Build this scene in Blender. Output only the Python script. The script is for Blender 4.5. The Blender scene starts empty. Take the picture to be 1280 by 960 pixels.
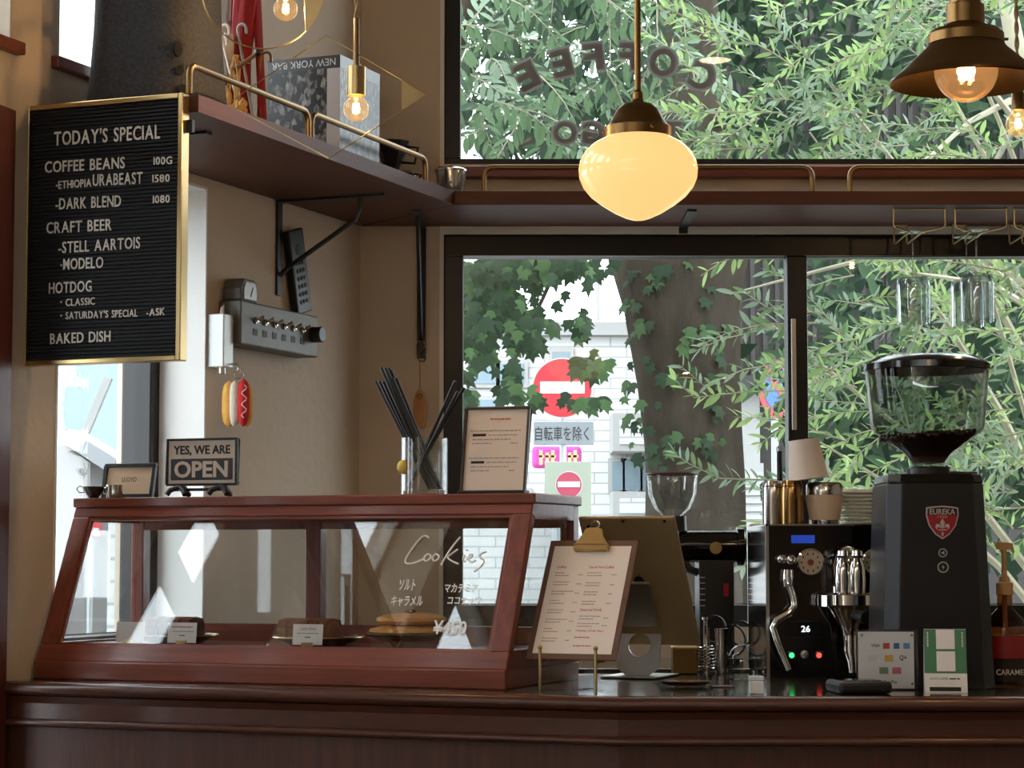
import bpy, bmesh, math, random
from mathutils import Vector, Matrix, Euler
R = random.Random(7)
sc = bpy.context.scene
col = sc.collection
# ---------------------------------------------------------------- camera
F_PX = 2800.0; PITCH = math.atan(215 / F_PX); CAM = Vector((0, 0, 1.25))
cd = bpy.data.cameras.new('camera'); cam = bpy.data.objects.new('camera', cd); col.objects.link(cam)
cd.sensor_width = 36; cd.lens = F_PX / 1280 * 36; cd.clip_start = .05; cd.clip_end = 300
cam.location = CAM; cam.rotation_euler = (math.pi / 2 + PITCH, 0, 0); sc.camera = cam
# ---------------------------------------------------------------- world, sun, exposure
w = bpy.data.worlds.new('sky'); sc.world = w; w.use_nodes = True
wn = w.node_tree; bg = wn.nodes['Background']
bg.inputs[0].default_value = (.86, .94, 1, 1); bg.inputs[1].default_value = 7.0
sd = bpy.data.lights.new('sun', 'SUN'); sun = bpy.data.objects.new('sun', sd); col.objects.link(sun)
sd.energy = 5; sd.angle = math.radians(6); sd.color = (1, .95, .86)
sun.rotation_euler = (math.radians(-14), math.radians(32), 0)
vs = sc.view_settings; vs.view_transform = 'Standard'; vs.look = 'None'; vs.exposure = 0.15; vs.gamma = 1; vs.use_curve_mapping = False
sc.cycles.transparent_max_bounces = 32; sc.cycles.max_bounces = 8
# ---------------------------------------------------------------- picture geometry -> places
def ray(px, py):
    a = (px - 640) / F_PX; v = (480 - py) / F_PX
    return Vector((a, math.cos(PITCH) - v * math.sin(PITCH), math.sin(PITCH) + v * math.cos(PITCH)))
def at(px, py, Y): d = ray(px, py); return CAM + d * (Y / d.y)
def on(px, py, Z): d = ray(px, py); return CAM + d * ((Z - 1.25) / d.z)
TH = math.radians(22); RZ = -TH
EA = Vector((math.cos(TH), -math.sin(TH), 0)); NB = Vector((math.sin(TH), math.cos(TH), 0)); W0 = Vector((-1.03, 4.5, 0))
def LW(a, b, z=0): return W0 + EA * a + NB * b + Vector((0, 0, z))
def pl(px, py, P, n): d = ray(px, py); return CAM + d * ((P - CAM).dot(n) / d.dot(n))
def ab(P): return ((P - W0).dot(EA), (P - W0).dot(NB), P.z)
def LB(px, py, b): return ab(pl(px, py, W0 + NB * b, NB))
def LA(px, py, a): return ab(pl(px, py, W0 + EA * a, EA))
YB = 6.03     # back wall
# ---------------------------------------------------------------- materials
MATS = {}
def s2l(c):
    c = c / 255
    return c / 12.92 if c <= .04045 else ((c + .055) / 1.055) ** 2.4
def rgb(r, g, b): return (s2l(r), s2l(g), s2l(b), 1)
def mk(name, c, rough=.5, metal=0, noise=0, nscale=20, bump=0, bscale=60, stretch=None, emit=0, ecol=None, coat=0, trans=0, spec=None):
    m = bpy.data.materials.new(name); m.use_nodes = True; nt = m.node_tree; N = nt.nodes; L = nt.links
    p = N['Principled BSDF']; p.inputs['Base Color'].default_value = c; p.inputs['Roughness'].default_value = rough; p.inputs['Metallic'].default_value = metal
    if coat: p.inputs['Coat Weight'].default_value = coat; p.inputs['Coat Roughness'].default_value = .15
    if spec is not None: p.inputs['Specular IOR Level'].default_value = spec
    if emit: p.inputs['Emission Color'].default_value = ecol or c; p.inputs['Emission Strength'].default_value = emit
    if noise or bump:
        tc = N.new('ShaderNodeTexCoord'); mp = N.new('ShaderNodeMapping'); L.new(tc.outputs['Object'], mp.inputs[0])
        if stretch: mp.inputs['Scale'].default_value = stretch
    if noise:
        t = N.new('ShaderNodeTexNoise'); t.inputs['Scale'].default_value = nscale; t.inputs['Detail'].default_value = 6; L.new(mp.outputs[0], t.inputs[0])
        mx = N.new('ShaderNodeMix'); mx.data_type = 'RGBA'; L.new(t.outputs['Fac'], mx.inputs[0])
        mx.inputs[6].default_value = tuple(x * (1 - noise) for x in c[:3]) + (1,); mx.inputs[7].default_value = tuple(min(1, x * (1 + noise)) for x in c[:3]) + (1,)
        L.new(mx.outputs[2], p.inputs['Base Color'])
    if bump:
        t = N.new('ShaderNodeTexNoise'); t.inputs['Scale'].default_value = bscale; t.inputs['Detail'].default_value = 4; L.new(mp.outputs[0], t.inputs[0])
        b = N.new('ShaderNodeBump'); b.inputs['Strength'].default_value = bump; b.inputs['Distance'].default_value = .01; L.new(t.outputs['Fac'], b.inputs['Height']); L.new(b.outputs[0], p.inputs['Normal'])
    if trans:
        o = N['Material Output']; tr = N.new('ShaderNodeBsdfTranslucent'); tr.inputs[0].default_value = tuple(min(1, x * 1.6) for x in c[:3]) + (1,)
        ms = N.new('ShaderNodeMixShader'); ms.inputs[0].default_value = trans; L.new(p.outputs[0], ms.inputs[1]); L.new(tr.outputs[0], ms.inputs[2]); L.new(ms.outputs[0], o.inputs[0])
    MATS[name] = m; return m
def wood(name, c, axis, rough=.35, coat=.3, amt=.45, spec=.4):
    st = [14, 14, 14]; st['xyz'.index(axis)] = 1.1
    m = mk(name, c, rough, 0, amt, 5, .12, 30, tuple(st), coat=coat, spec=spec); return m
def glass(name, tint=(.97, .98, .98), f0=.04, rough=0, edge=1.0, glow=None):
    m = bpy.data.materials.new(name); m.use_nodes = True; nt = m.node_tree; N = nt.nodes; L = nt.links
    N.remove(N['Principled BSDF']); o = N['Material Output']
    g = N.new('ShaderNodeNewGeometry'); d = N.new('ShaderNodeVectorMath'); d.operation = 'DOT_PRODUCT'; L.new(g.outputs['Normal'], d.inputs[0]); L.new(g.outputs['Incoming'], d.inputs[1])
    ab_ = N.new('ShaderNodeMath'); ab_.operation = 'ABSOLUTE'; L.new(d.outputs['Value'], ab_.inputs[0])
    s = N.new('ShaderNodeMath'); s.operation = 'SUBTRACT'; s.inputs[0].default_value = 1; L.new(ab_.outputs[0], s.inputs[1])
    pw = N.new('ShaderNodeMath'); pw.operation = 'POWER'; L.new(s.outputs[0], pw.inputs[0]); pw.inputs[1].default_value = 5
    ml = N.new('ShaderNodeMath'); ml.operation = 'MULTIPLY_ADD'; L.new(pw.outputs[0], ml.inputs[0]); ml.inputs[1].default_value = (1 - f0) * edge; ml.inputs[2].default_value = f0
    tr = N.new('ShaderNodeBsdfTransparent'); tr.inputs[0].default_value = (*tint, 1); gl = N.new('ShaderNodeBsdfGlossy'); gl.inputs['Roughness'].default_value = rough
    mx = N.new('ShaderNodeMixShader'); L.new(ml.outputs[0], mx.inputs[0]); L.new(tr.outputs[0], mx.inputs[1]); L.new(gl.outputs[0], mx.inputs[2])
    if glow:
        em = N.new('ShaderNodeEmission'); em.inputs[0].default_value = (*glow[0], 1); em.inputs[1].default_value = glow[1]; ad = N.new('ShaderNodeAddShader'); L.new(mx.outputs[0], ad.inputs[0]); L.new(em.outputs[0], ad.inputs[1]); L.new(ad.outputs[0], o.inputs[0])
    else: L.new(mx.outputs[0], o.inputs[0])
    MATS[name] = m; return m
def emis(name, c, s):
    m = bpy.data.materials.new(name); m.use_nodes = True; nt = m.node_tree; nt.nodes.remove(nt.nodes['Principled BSDF'])
    e = nt.nodes.new('ShaderNodeEmission'); e.inputs[0].default_value = c; e.inputs[1].default_value = s; nt.links.new(e.outputs[0], nt.nodes['Material Output'].inputs[0]); MATS[name] = m; return m

plaster = mk('plaster', rgb(200, 184, 164), .85, noise=.05, nscale=3, bump=.25, bscale=35)
ceil_m = mk('ceiling_paint', rgb(176, 162, 144), .9, noise=.03, nscale=3)
floor_m = mk('floor_concrete', rgb(96, 84, 74), .5, noise=.2, nscale=4)
white_paint = mk('white_trim', rgb(225, 222, 214), .6, noise=.03, nscale=8)
frame_blk = mk('black_aluminium', rgb(26, 23, 22), .38, noise=.1, nscale=9, spec=.4)
w_case = wood('case_wood', rgb(124, 60, 40), 'x', amt=.6); w_case_v = wood('case_wood_upright', rgb(120, 58, 39), 'z', amt=.6)
w_ctr = wood('counter_wood', rgb(80, 42, 27), 'x', .3, .3, .4); w_ctr_v = wood('counter_panel_wood', rgb(78, 41, 28), 'z', .4, .1, .6)
w_shelf = wood('shelf_wood', rgb(88, 52, 38), 'x', .5, .02, .25, .2); w_shelf_y = wood('shelf_wood_lengthwise', rgb(88, 52, 38), 'y', .5, .02, .25, .2)
w_sill = wood('sill_wood', rgb(120, 58, 38), 'x', .4, .2, .3); w_door = wood('door_wood', rgb(88, 38, 28), 'z', .4, .2, .3)
stone = mk('polished_stone', rgb(62, 54, 46), .08, noise=.35, nscale=30, coat=.5)
brass = mk('aged_brass', rgb(138, 112, 76), .36, 1, noise=.12, nscale=30)
brass_d = mk('dark_bronze', rgb(128, 98, 60), .33, 1, noise=.2, nscale=18)
brass_b = mk('bright_brass', rgb(192, 166, 116), .28, 1, noise=.06, nscale=30)
steel = mk('steel', rgb(190, 188, 184), .2, 1, noise=.05, nscale=20)
chrome = mk('chrome', rgb(215, 212, 206), .06, 1, noise=.02, nscale=5)
alu = mk('aluminium', rgb(196, 192, 184), .35, 1, noise=.04, nscale=40)
blackm = mk('black_plastic', rgb(20, 20, 21), .42, noise=.1, nscale=30)
blackg = mk('gloss_black', rgb(12, 12, 13), .12, noise=.1, nscale=10)
iron = mk('black_iron', rgb(22, 21, 21), .5, noise=.2, nscale=40, bump=.1)
paper = mk('paper', rgb(236, 230, 222), .8, noise=.02, nscale=12)
white_pl = mk('white_card', rgb(238, 236, 232), .6, noise=.02, nscale=9)
ink = mk('black_ink', rgb(30, 27, 26), .7, noise=.1, nscale=50)
ink_r = mk('red_ink', rgb(190, 66, 60), .7, noise=.1, nscale=50)
ink_g = mk('grey_ink', rgb(182, 160, 148), .7, noise=.1, nscale=50)
chalk = mk('white_marker', rgb(245, 245, 242), .7, noise=.02, nscale=50, emit=0)
pane = glass('window_glass'); pane_c = glass('case_glass', (.95, .96, .96), .07)
gl_w = glass('glassware', (.91, .93, .93), .085, 0, 1.0); gl_h = glass('hopper_plastic', (.80, .82, .81), .06, .03)
acryl = glass('acrylic', (.93, .95, .96), .07, .02)
gl_s = glass('stemware_glass', (.84, .87, .87), .13, 0, 1.0)
bulbgl = glass('bulb_glass', (1, .86, .66), .06, .0, 1.0, ((1, .55, .22), .16))
felt = mk('grey_felt', rgb(60, 60, 63), .95, noise=.7, nscale=140, bump=.3, bscale=200)
# ---------------------------------------------------------------- mesh builder
class MB:
    def __init__(s): s.v = []; s.f = []
    def add(s, vs, fs, M=None):
        o = len(s.v); s.v += [tuple(M @ Vector(p)) if M is not None else tuple(p) for p in vs]; s.f += [tuple(i + o for i in f) for f in fs]; return s
    def box(s, x0, x1, y0, y1, z0, z1, M=None):
        return s.add([(x0, y0, z0), (x1, y0, z0), (x1, y1, z0), (x0, y1, z0), (x0, y0, z1), (x1, y0, z1), (x1, y1, z1), (x0, y1, z1)],
                     [(0, 3, 2, 1), (4, 5, 6, 7), (0, 1, 5, 4), (1, 2, 6, 5), (2, 3, 7, 6), (3, 0, 4, 7)], M)
    def prism(s, poly, h0, h1, ax='z', M=None):
        n = len(poly); g = {'z': lambda p, h: (p[0], p[1], h), 'y': lambda p, h: (p[0], h, p[1]), 'x': lambda p, h: (h, p[0], p[1])}[ax]
        return s.add([g(p, h0) for p in poly] + [g(p, h1) for p in poly], [tuple(range(n)), tuple(range(n, 2 * n))] + [(i, (i + 1) % n, n + (i + 1) % n, n + i) for i in range(n)], M)
    def tube(s, pts, r, seg=8, closed=False, M=None):
        P = [Vector(p) for p in pts]; n = len(P); rr = r if isinstance(r, (list, tuple)) else [r] * n; vs = []; fs = []; u = None
        for i in range(n):
            t = ((P[(i + 1) % n] - P[i - 1]) if closed else (P[min(i + 1, n - 1)] - P[max(i - 1, 0)])).normalized()
            if u is None: u = t.orthogonal().normalized()
            else:
                u = u - t * u.dot(t); u = u.normalized() if u.length > 1e-6 else t.orthogonal().normalized()
            v = t.cross(u)
            for k in range(seg):
                a = 2 * math.pi * k / seg; vs.append(P[i] + (u * math.cos(a) + v * math.sin(a)) * rr[i])
        for i in range(n if closed else n - 1):
            j = (i + 1) % n
            for k in range(seg): fs.append((i * seg + k, i * seg + (k + 1) % seg, j * seg + (k + 1) % seg, j * seg + k))
        if not closed: fs += [tuple(range(seg))[::-1], tuple((n - 1) * seg + k for k in range(seg))]
        return s.add(vs, fs, M)
    def lathe(s, prof, seg=32, c=(0, 0, 0), M=None):
        vs = []; fs = []; n = len(prof)
        for r, z in prof:
            for k in range(seg):
                a = 2 * math.pi * k / seg; vs.append((c[0] + max(r, 1e-5) * math.cos(a), c[1] + max(r, 1e-5) * math.sin(a), c[2] + z))
        for i in range(n - 1):
            for k in range(seg): fs.append((i * seg + k, i * seg + (k + 1) % seg, (i + 1) * seg + (k + 1) % seg, (i + 1) * seg + k))
        return s.add(vs, fs, M)
    def cyl(s, r, z0, z1, seg=24, c=(0, 0, 0), M=None): return s.lathe([(0, z0), (r, z0), (r, z1), (0, z1)], seg, c, M)
    def sphere(s, r, c=(0, 0, 0), seg=20, sz=1, M=None):
        return s.lathe([(r * math.sin(math.pi * i / 12), -r * sz * math.cos(math.pi * i / 12)) for i in range(13)], seg, c, M)
    def sweep(s, path, prof):
        # path: plan points; prof: (outward, z) loop; outward = right-hand side of travel
        P = [Vector((p[0], p[1])) for p in path]; n = len(P); m = len(prof); vs = []
        for i in range(n):
            d0 = (P[i] - P[i - 1]).normalized() if i else (P[1] - P[0]).normalized(); d1 = (P[i + 1] - P[i]).normalized() if i < n - 1 else d0
            n0 = Vector((d0.y, -d0.x)); n1 = Vector((d1.y, -d1.x)); mi = (n0 + n1).normalized(); k = 1 / max(.3, mi.dot(n0))
            for o, z in prof: q = P[i] + mi * o * k; vs.append((q.x, q.y, z))
        fs = [(i * m + k, i * m + (k + 1) % m, (i + 1) * m + (k + 1) % m, (i + 1) * m + k) for i in range(n - 1) for k in range(m)]
        return s.add(vs, fs + [tuple(range(m)), tuple((n - 1) * m + k for k in range(m))])
    def mesh(s, name, mat, smooth=False):
        me = bpy.data.meshes.new(name); me.from_pydata(s.v, [], s.f)
        b = bmesh.new(); b.from_mesh(me); bmesh.ops.remove_doubles(b, verts=b.verts, dist=1e-6); bmesh.ops.recalc_face_normals(b, faces=b.faces); b.to_mesh(me); b.free()
        if smooth: me.shade_smooth(); me.set_sharp_from_angle(angle=math.radians(38))
        if mat: me.materials.append(mat)
        return me
    def build(s, name, mat, parent=None, smooth=False, loc=(0, 0, 0), rz=0, bevel=0, rot=None):
        o = bpy.data.objects.new(name, s.mesh(name, mat, smooth)); col.objects.link(o); o.parent = parent; o.location = loc; o.rotation_euler = rot or (0, 0, rz)
        if bevel:
            b = o.modifiers.new('bevel', 'BEVEL'); b.width = bevel; b.segments = 2; b.limit_method = 'ANGLE'
        return o
def tag(o, label=None, cat=None, group=None, kind=None):
    if label: o['label'] = label
    if cat: o['category'] = cat
    if group: o['group'] = group
    if kind: o['kind'] = kind
    return o
def thing(name, label, cat, loc=(0, 0, 0), rz=0, group=None, rot=None):
    o = bpy.data.objects.new(name, None); col.objects.link(o); o.empty_display_size = .05; o.location = loc; o.rotation_euler = rot or (0, 0, rz); return tag(o, label, cat, group)
def obj(name, me, parent=None, loc=(0, 0, 0), rot=(0, 0, 0), scale=(1, 1, 1)):
    o = bpy.data.objects.new(name, me); col.objects.link(o); o.parent = parent; o.location = loc; o.rotation_euler = rot; o.scale = scale; return o
UP = (math.pi / 2, 0, 0)
TXT = {}
def tmesh(s, mat, ext=.0, off=0.0):
    k = (s, mat.name, ext, off)
    if k in TXT: return TXT[k]
    c = bpy.data.curves.new('lettering', 'FONT'); c.body = s; c.size = 1; c.extrude = ext; c.offset = off; c.resolution_u = 3
    o = bpy.data.objects.new('lettering', c); col.objects.link(o); dg = bpy.context.evaluated_depsgraph_get()
    me = bpy.data.meshes.new_from_object(o.evaluated_get(dg)); bpy.data.objects.remove(o); me.materials.clear(); me.materials.append(mat); me.name = 'lettering'
    xs = [v.co.x for v in me.vertices] or [0, 1]; ys = [v.co.y for v in me.vertices] or [0, 1]
    TXT[k] = (me, min(xs), max(xs), min(ys), max(ys)); return TXT[k]
def text(s, mat, parent, x0, x1, z0, z1, y, ext=.02, off=0.0, name='lettering', shear=0, flip=False):
    """flat or raised lettering fitted in the box x0..x1, z0..z1 of the parent's xz plane, facing -y"""
    me, a, b, c, d = tmesh(s, mat, ext, off)
    sx = (x1 - x0) / max(1e-6, b - a); sz = (z1 - z0) / max(1e-6, d - c)
    o = bpy.data.objects.new(name, me); col.objects.link(o); o.parent = parent
    M = Matrix(((sx, 0, 0, x0 - a * sx), (0, 0, -min(sx, sz), y), (0, sz, 0, z0 - c * sz), (0, 0, 0, 1)))
    if flip: M = Matrix(((-sx, 0, 0, x1 + a * sx), (0, 0, -min(sx, sz), y), (0, -sz, 0, z1 + c * sz), (0, 0, 0, 1)))
    o.matrix_local = M; return o
def strips(parent, mat, rows, y, h, name='print_line'):
    m = MB()
    for x0, x1, z in rows:
        x = x0
        while x < x1 - h:
            l = min(x1 - x, h * R.uniform(2, 6)); m.box(x, x + l, y - .0004, y, z, z + h); x += l + h * .7
    return m.build(name, mat, parent)
# ================================================================ THE SETTING
def wall(name, loc, rz, x0, x1, z0, z1, t, holes, mat):
    xs = sorted({x0, x1, *[h[0] for h in holes], *[h[1] for h in holes]}); zs = sorted({z0, z1, *[h[2] for h in holes], *[h[3] for h in holes]})
    nx, nz = len(xs) - 1, len(zs) - 1
    def solid(i, k):
        if not (0 <= i < nx and 0 <= k < nz): return False
        cx, cz = (xs[i] + xs[i + 1]) / 2, (zs[k] + zs[k + 1]) / 2
        return not any(h[0] < cx < h[1] and h[2] < cz < h[3] for h in holes)
    m = MB()
    for i in range(nx):
        for k in range(nz):
            if not solid(i, k): continue
            a, b, c, d = xs[i], xs[i + 1], zs[k], zs[k + 1]
            m.add([(a, 0, c), (b, 0, c), (b, 0, d), (a, 0, d)], [(0, 1, 2, 3)]); m.add([(a, t, c), (b, t, c), (b, t, d), (a, t, d)], [(3, 2, 1, 0)])
            for (di, dk, q) in ((-1, 0, [(a, 0, c), (a, 0, d), (a, t, d), (a, t, c)]), (1, 0, [(b, 0, c), (b, t, c), (b, t, d), (b, 0, d)]), (0, -1, [(a, 0, c), (a, t, c), (b, t, c), (b, 0, c)]), (0, 1, [(a, 0, d), (b, 0, d), (b, t, d), (a, t, d)])):
                if not solid(i + di, k + dk): m.add(q, [(0, 1, 2, 3)])
    return tag(m.build(name, mat, loc=loc, rz=rz), kind='structure')
RL = math.radians(68)
BC = ab(Vector((-.413, YB, 0)))[1]
UPW = [(.19, .82, 2.30, 3.06), (-.30, .01, 2.30, 3.06), (-1.08, -.48, 2.30, 3.06), (-1.98, -1.28, 2.30, 3.06)]
DOOR = (-1.13, -.045, 0.0, 2.08); LWIN = (.196, .82, 1.02, 2.12)
wall('wall_left', W0, RL, -5.4, BC + .1, 0, 3.4, .24, UPW + [DOOR, LWIN], plaster)
BW1 = (-.185, 1.62, 1.06, 2.12); BW2 = (-.185, 1.62, 2.313, 3.2)
wall('wall_back', (0, YB, 0), 0, -.415, 3.3, 0, 3.4, .2, [BW1, BW2], plaster)
wall('wall_right', (3.2, 0, 0), -math.pi / 2, -YB, 1.1, 0, 3.4, .15, [], plaster)
wall('wall_front', (0, -1.0, 0), math.pi, -3.2, 3.35, 0, 3.4, .15, [], plaster)
fp = [LW(-.24, -5.4), (3.35, -1.15, 0), (3.35, YB + .2, 0), (-.5, YB + .2, 0)]
fpoly = [(p[0], p[1]) for p in fp]
tag(MB().prism(fpoly, -.1, 0).build('floor', floor_m), kind='structure')
tag(MB().prism(fpoly, 3.4, 3.5).build('ceiling', ceil_m), kind='structure')
NW = [0]
def win(loc, rz, rect, fw, d0, d1, mullions=(), sill=None, gm=None, glass_y=None, lab=None, fm=None):
    NW[0] += 1
    o = bpy.data.objects.new('window_%d' % NW[0], None); col.objects.link(o); o.location = loc; o.rotation_euler = (0, 0, rz); tag(o, lab, kind='structure')
    x0, x1, z0, z1 = rect; fwl, fwr, fwb, fwt = fw; m = MB()
    m.box(x0, x1, d0, d1, z0, z0 + fwb); m.box(x0, x1, d0, d1, z1 - fwt, z1); m.box(x0, x0 + fwl, d0, d1, z0 + fwb, z1 - fwt); m.box(x1 - fwr, x1, d0, d1, z0 + fwb, z1 - fwt)
    m.build('window_frame', fm or frame_blk, o, bevel=.003)
    gy = glass_y or (d0 + d1) / 2; ed = [x0 + fwl] + [e for q in mullions for e in q] + [x1 - fwr]
    for q in mullions: MB().box(q[0], q[1], d0 + .005, d1, z0 + fwb, z1 - fwt).build('mullion', fm or frame_blk, o, bevel=.003)
    for i in range(0, len(ed), 2): MB().box(ed[i] - .004, ed[i + 1] + .004, gy - .003, gy + .003, z0 + fwb - .004, z1 - fwt + .004).build('pane', gm or pane, o)
    if sill: MB().box(x0 - .03, x1 + .03, -sill[0], d0, z0 - sill[1], z0).build('window_sill', w_sill, o, bevel=.003)
    return o
wl = win((0, YB, 0), 0, BW1, (.052, .06, .058, .055), .02, .10, ((.748, .803),), lab='wide black framed sliding window behind the bar')
m = MB(); m.box(.757, .768, .0, .02, 1.59, 1.89); m.build('pull_strip', alu, wl)
m = MB(); m.tube([(.72, .018, 1.44), (.72, -.004, 1.45), (.72, -.004, 1.53), (.72, .018, 1.54)], .008, 8); m.build('latch_handle', blackm, wl, True)
wu = win((0, YB, 0), 0, BW2, (.044, .05, .018, .05), .02, .10, lab='large upper window with reversed coffee lettering')
MB().box(-.2, 1.7, -.035, .02, 2.271, 2.302).build('window_sill', w_sill, wu, bevel=.003)
wsd = win(W0, RL, LWIN, (.04, .045, .05, .05), .12, .20, (), lab='side window beside the display case')
reveal = mk('daylit_plaster', rgb(228, 228, 224), .85, noise=.04, nscale=5, bump=.3, bscale=40)  # wall plaster lightened in colour for the daylight on the jamb
MB().box(.814, .8205, -.002, .12, 1.02, 2.12).build('reveal', reveal, wsd); MB().box(.1955, .202, -.002, .12, 1.02, 2.12).build('reveal', reveal, wsd); MB().box(.202, .814, -.002, .12, 2.114, 2.1205).build('reveal', reveal, wsd); MB().box(.202, .814, -.002, .12, 1.0195, 1.026).build('reveal', reveal, wsd)
m = MB(); m.box(-.196, 1.7, -.006, .02, 2.12, 2.1415); m.build('head_trim', white_paint, wl); MB().box(-.196, -.185, -.006, .02, 1.06, 2.12).build('side_trim', white_paint, wl); MB().box(-.196, -.185, -.006, .02, 2.302, 3.2).build('side_trim', white_paint, wu)
for i, u in enumerate(UPW): win(W0, RL, u, (.02, .02, .02, .02), .16, .20, sill=(.02, .026), lab='small high window in the side wall above the ' + ('menu board' if i == 0 else 'glazed door'), fm=white_paint)
tm = MB(); z0 = 2.07
tm.box(-.047, .013, -.018, .06, 0, 2.155); tm.box(-1.19, -1.128, -.018, .06, 0, 2.155); tm.box(-1.128, -.047, -.018, .06, 2.08, 2.155)
tag(tm.build('trim_1', w_door, loc=W0, rz=RL, bevel=.003), kind='structure')
dr = bpy.data.objects.new('door_1', None); col.objects.link(dr); dr.location = W0; dr.rotation_euler = (0, 0, RL); tag(dr, 'dark wooden double door with glass panes', kind='structure')
def leaf(x1, cols, x0):
    rows = [(.30, .62), (.67, 1.0), (1.05, 1.55), (1.605, 2.03)]; m = MB()
    hs = [(c[0], c[1], r[0], r[1]) for c in cols for r in rows]
    o = wall('door_leaf', (0, 0, 0), 0, x0, x1, .01, 2.075, .045, hs, w_door); del o['kind']; o.parent = dr; o.location = (0, .004, 0)
    for h in hs: MB().box(h[0], h[1], .018, .024, h[2], h[3]).build('door_pane', pane, o)
    return o
l1 = leaf(-.05, ((-.235, -.085),), -.42); l2 = leaf(-.425, ((-.70, -.545), (-.93, -.785)), -1.125)
for o_, x in ((l1, -.37), (l2, -.48)): MB().tube([(x, 0, .95), (x, -.05, .95), (x, -.05, 1.2), (x, 0, 1.2)], .009, 8).build('door_handle', brass, o_, True)
# upper window lettering, printed on the outside face, so reversed from in here
sg = thing('window_lettering', 'grey reversed COFFEE TO GO lettering on the upper window', 'lettering', (0, YB + .069, 0))
dec = mk('grey_vinyl', rgb(150, 144, 140), .7, noise=.05, nscale=20, trans=.3); dec_o = mk('pale_vinyl', rgb(158, 158, 156), .7, noise=.03, nscale=20, trans=.35)
def decal(ch, px, py, ang, hpx, wpx):
    s = 6.1 / F_PX; c = at(px, py, YB + .069)
    for mt, off, y, k in ((dec_o, .045, .0012, 1.2), (dec, .0, 0, 1)):
        me, a, b, cc, d = tmesh(ch, mt, .001, .03 if k == 1 else .06)
        o = obj('letter' if k == 1 else 'letter_outline', me, sg)
        S = Matrix.Diagonal((-wpx * s * k / (b - a), hpx * s * k / (d - cc), 1, 1)) @ Matrix.Translation((-(a + b) / 2, -(cc + d) / 2, 0))
        o.matrix_local = Matrix.Translation((c.x, y, c.z)) @ Matrix.Rotation(ang, 4, 'Y') @ Matrix.Rotation(math.pi / 2, 4, 'X') @ S
for ch, px, py, an, h, wd in (('C', 878, 95, 22, 36, 30), ('O', 829, 78, 10, 36, 34), ('F', 786, 70, 3, 34, 24), ('F', 742, 71, -6, 34, 24), ('E', 702, 79, -14, 34, 24), ('E', 658, 95, -26, 34, 26),
                              ('O', 706, 166, 0, 28, 30), ('G', 742, 166, 0, 28, 28), ('O', 800, 166, 0, 28, 30), ('T', 840, 166, 0, 28, 24)):
    decal(ch, px, py, math.radians(an), h, wd)

# ================================================================ BAR COUNTER
K = (.19, 4.04); A = LW(.002, .03); path = [(A.x, A.y), K, (3.17, 4.04)]
ctr = thing('bar_counter', 'long dark mahogany bar counter with polished stone top', 'counter', (0, 0, 0))
tp = [path[0], K, path[2], (3.17, 4.80), (-.068, 4.80), tuple(LW(.002, .64))[:2]]
MB().prism(tp, .972, 1.0).build('countertop', stone, ctr, bevel=.002)
def nose(r, zc, o): return [(o - .03, zc - r)] + [(o + r * math.cos(a), zc + r * math.sin(a)) for a in [math.radians(t) for t in range(-90, 91, 22)]] + [(o - .03, zc + r)]
MB().sweep(path, nose(.0125, .9865, .016)).build('nosing', w_ctr, ctr, True)
MB().sweep(path, [(-.03, .926), (.004, .926), (.004, .958), (.012, .972), (-.03, .972)]).build('frieze', w_ctr, ctr)
MB().sweep(path, nose(.008, .920, .012)).build('bead', w_ctr, ctr, True)
dL = (Vector(K) - Vector(path[0])).length
for (p0, p1, nm) in ((path[0], K, 0), (K, (1.7, 4.04), 1), ((1.7, 4.04), path[2], 2)):
    MB().sweep([p0, p1], [(-.04, .08), (-.004, .08), (-.004, .913), (-.04, .913)]).build('front_panel', w_ctr_v, ctr)
MB().sweep(path, [(-.04, 0), (.01, 0), (.01, .07), (.004, .08), (-.04, .08)]).build('plinth', w_ctr, ctr)
MB().prism([tuple(LW(.004, .08))[:2], (K[0] + .01, K[1] + .045), (3.16, 4.085), (3.16, 4.76), (-.05, 4.76), tuple(LW(.004, .6))[:2]], .0, .971).build('carcass', w_ctr_v, ctr)
bk = thing('back_counter', 'low dark work counter under the sliding window', 'counter', (0, 0, 0))
MB().box(-.1, 3.1, 5.42, 6.0, .95, .98).build('worktop', stone, bk, bevel=.002); MB().box(-.08, 3.08, 5.45, 5.98, 0, .95).build('carcass', w_ctr_v, bk)

# ================================================================ SHELVES
def rail(parent, p0, p1, h=.06, r=.0068, bend=.028):
    a, b = Vector(p0), Vector(p1); d = (b - a).normalized(); z = Vector((0, 0, 1)); pts = [a]
    for c, s0, s1 in ((a, z, d), (b, -d, -z)):
        c0 = c + z * h
        q0, q2 = (c0 - z * bend, c0 + d * bend) if c is a else (c0 - d * bend, c0 - z * bend)
        for i in range(7):
            t = i / 6; pts.append(q0 * (1 - t) ** 2 + c0 * 2 * t * (1 - t) + q2 * t * t)
    pts.append(b); return MB().tube(pts, r, 10).build('gallery_rail', brass, parent, True)
ZS0, ZS1 = 2.142, 2.178; SD = .385
s1 = thing('wall_shelf', 'dark wooden shelf on the side wall above the switch box', 'shelf', LW(0, 0, 0), RZ)
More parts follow.
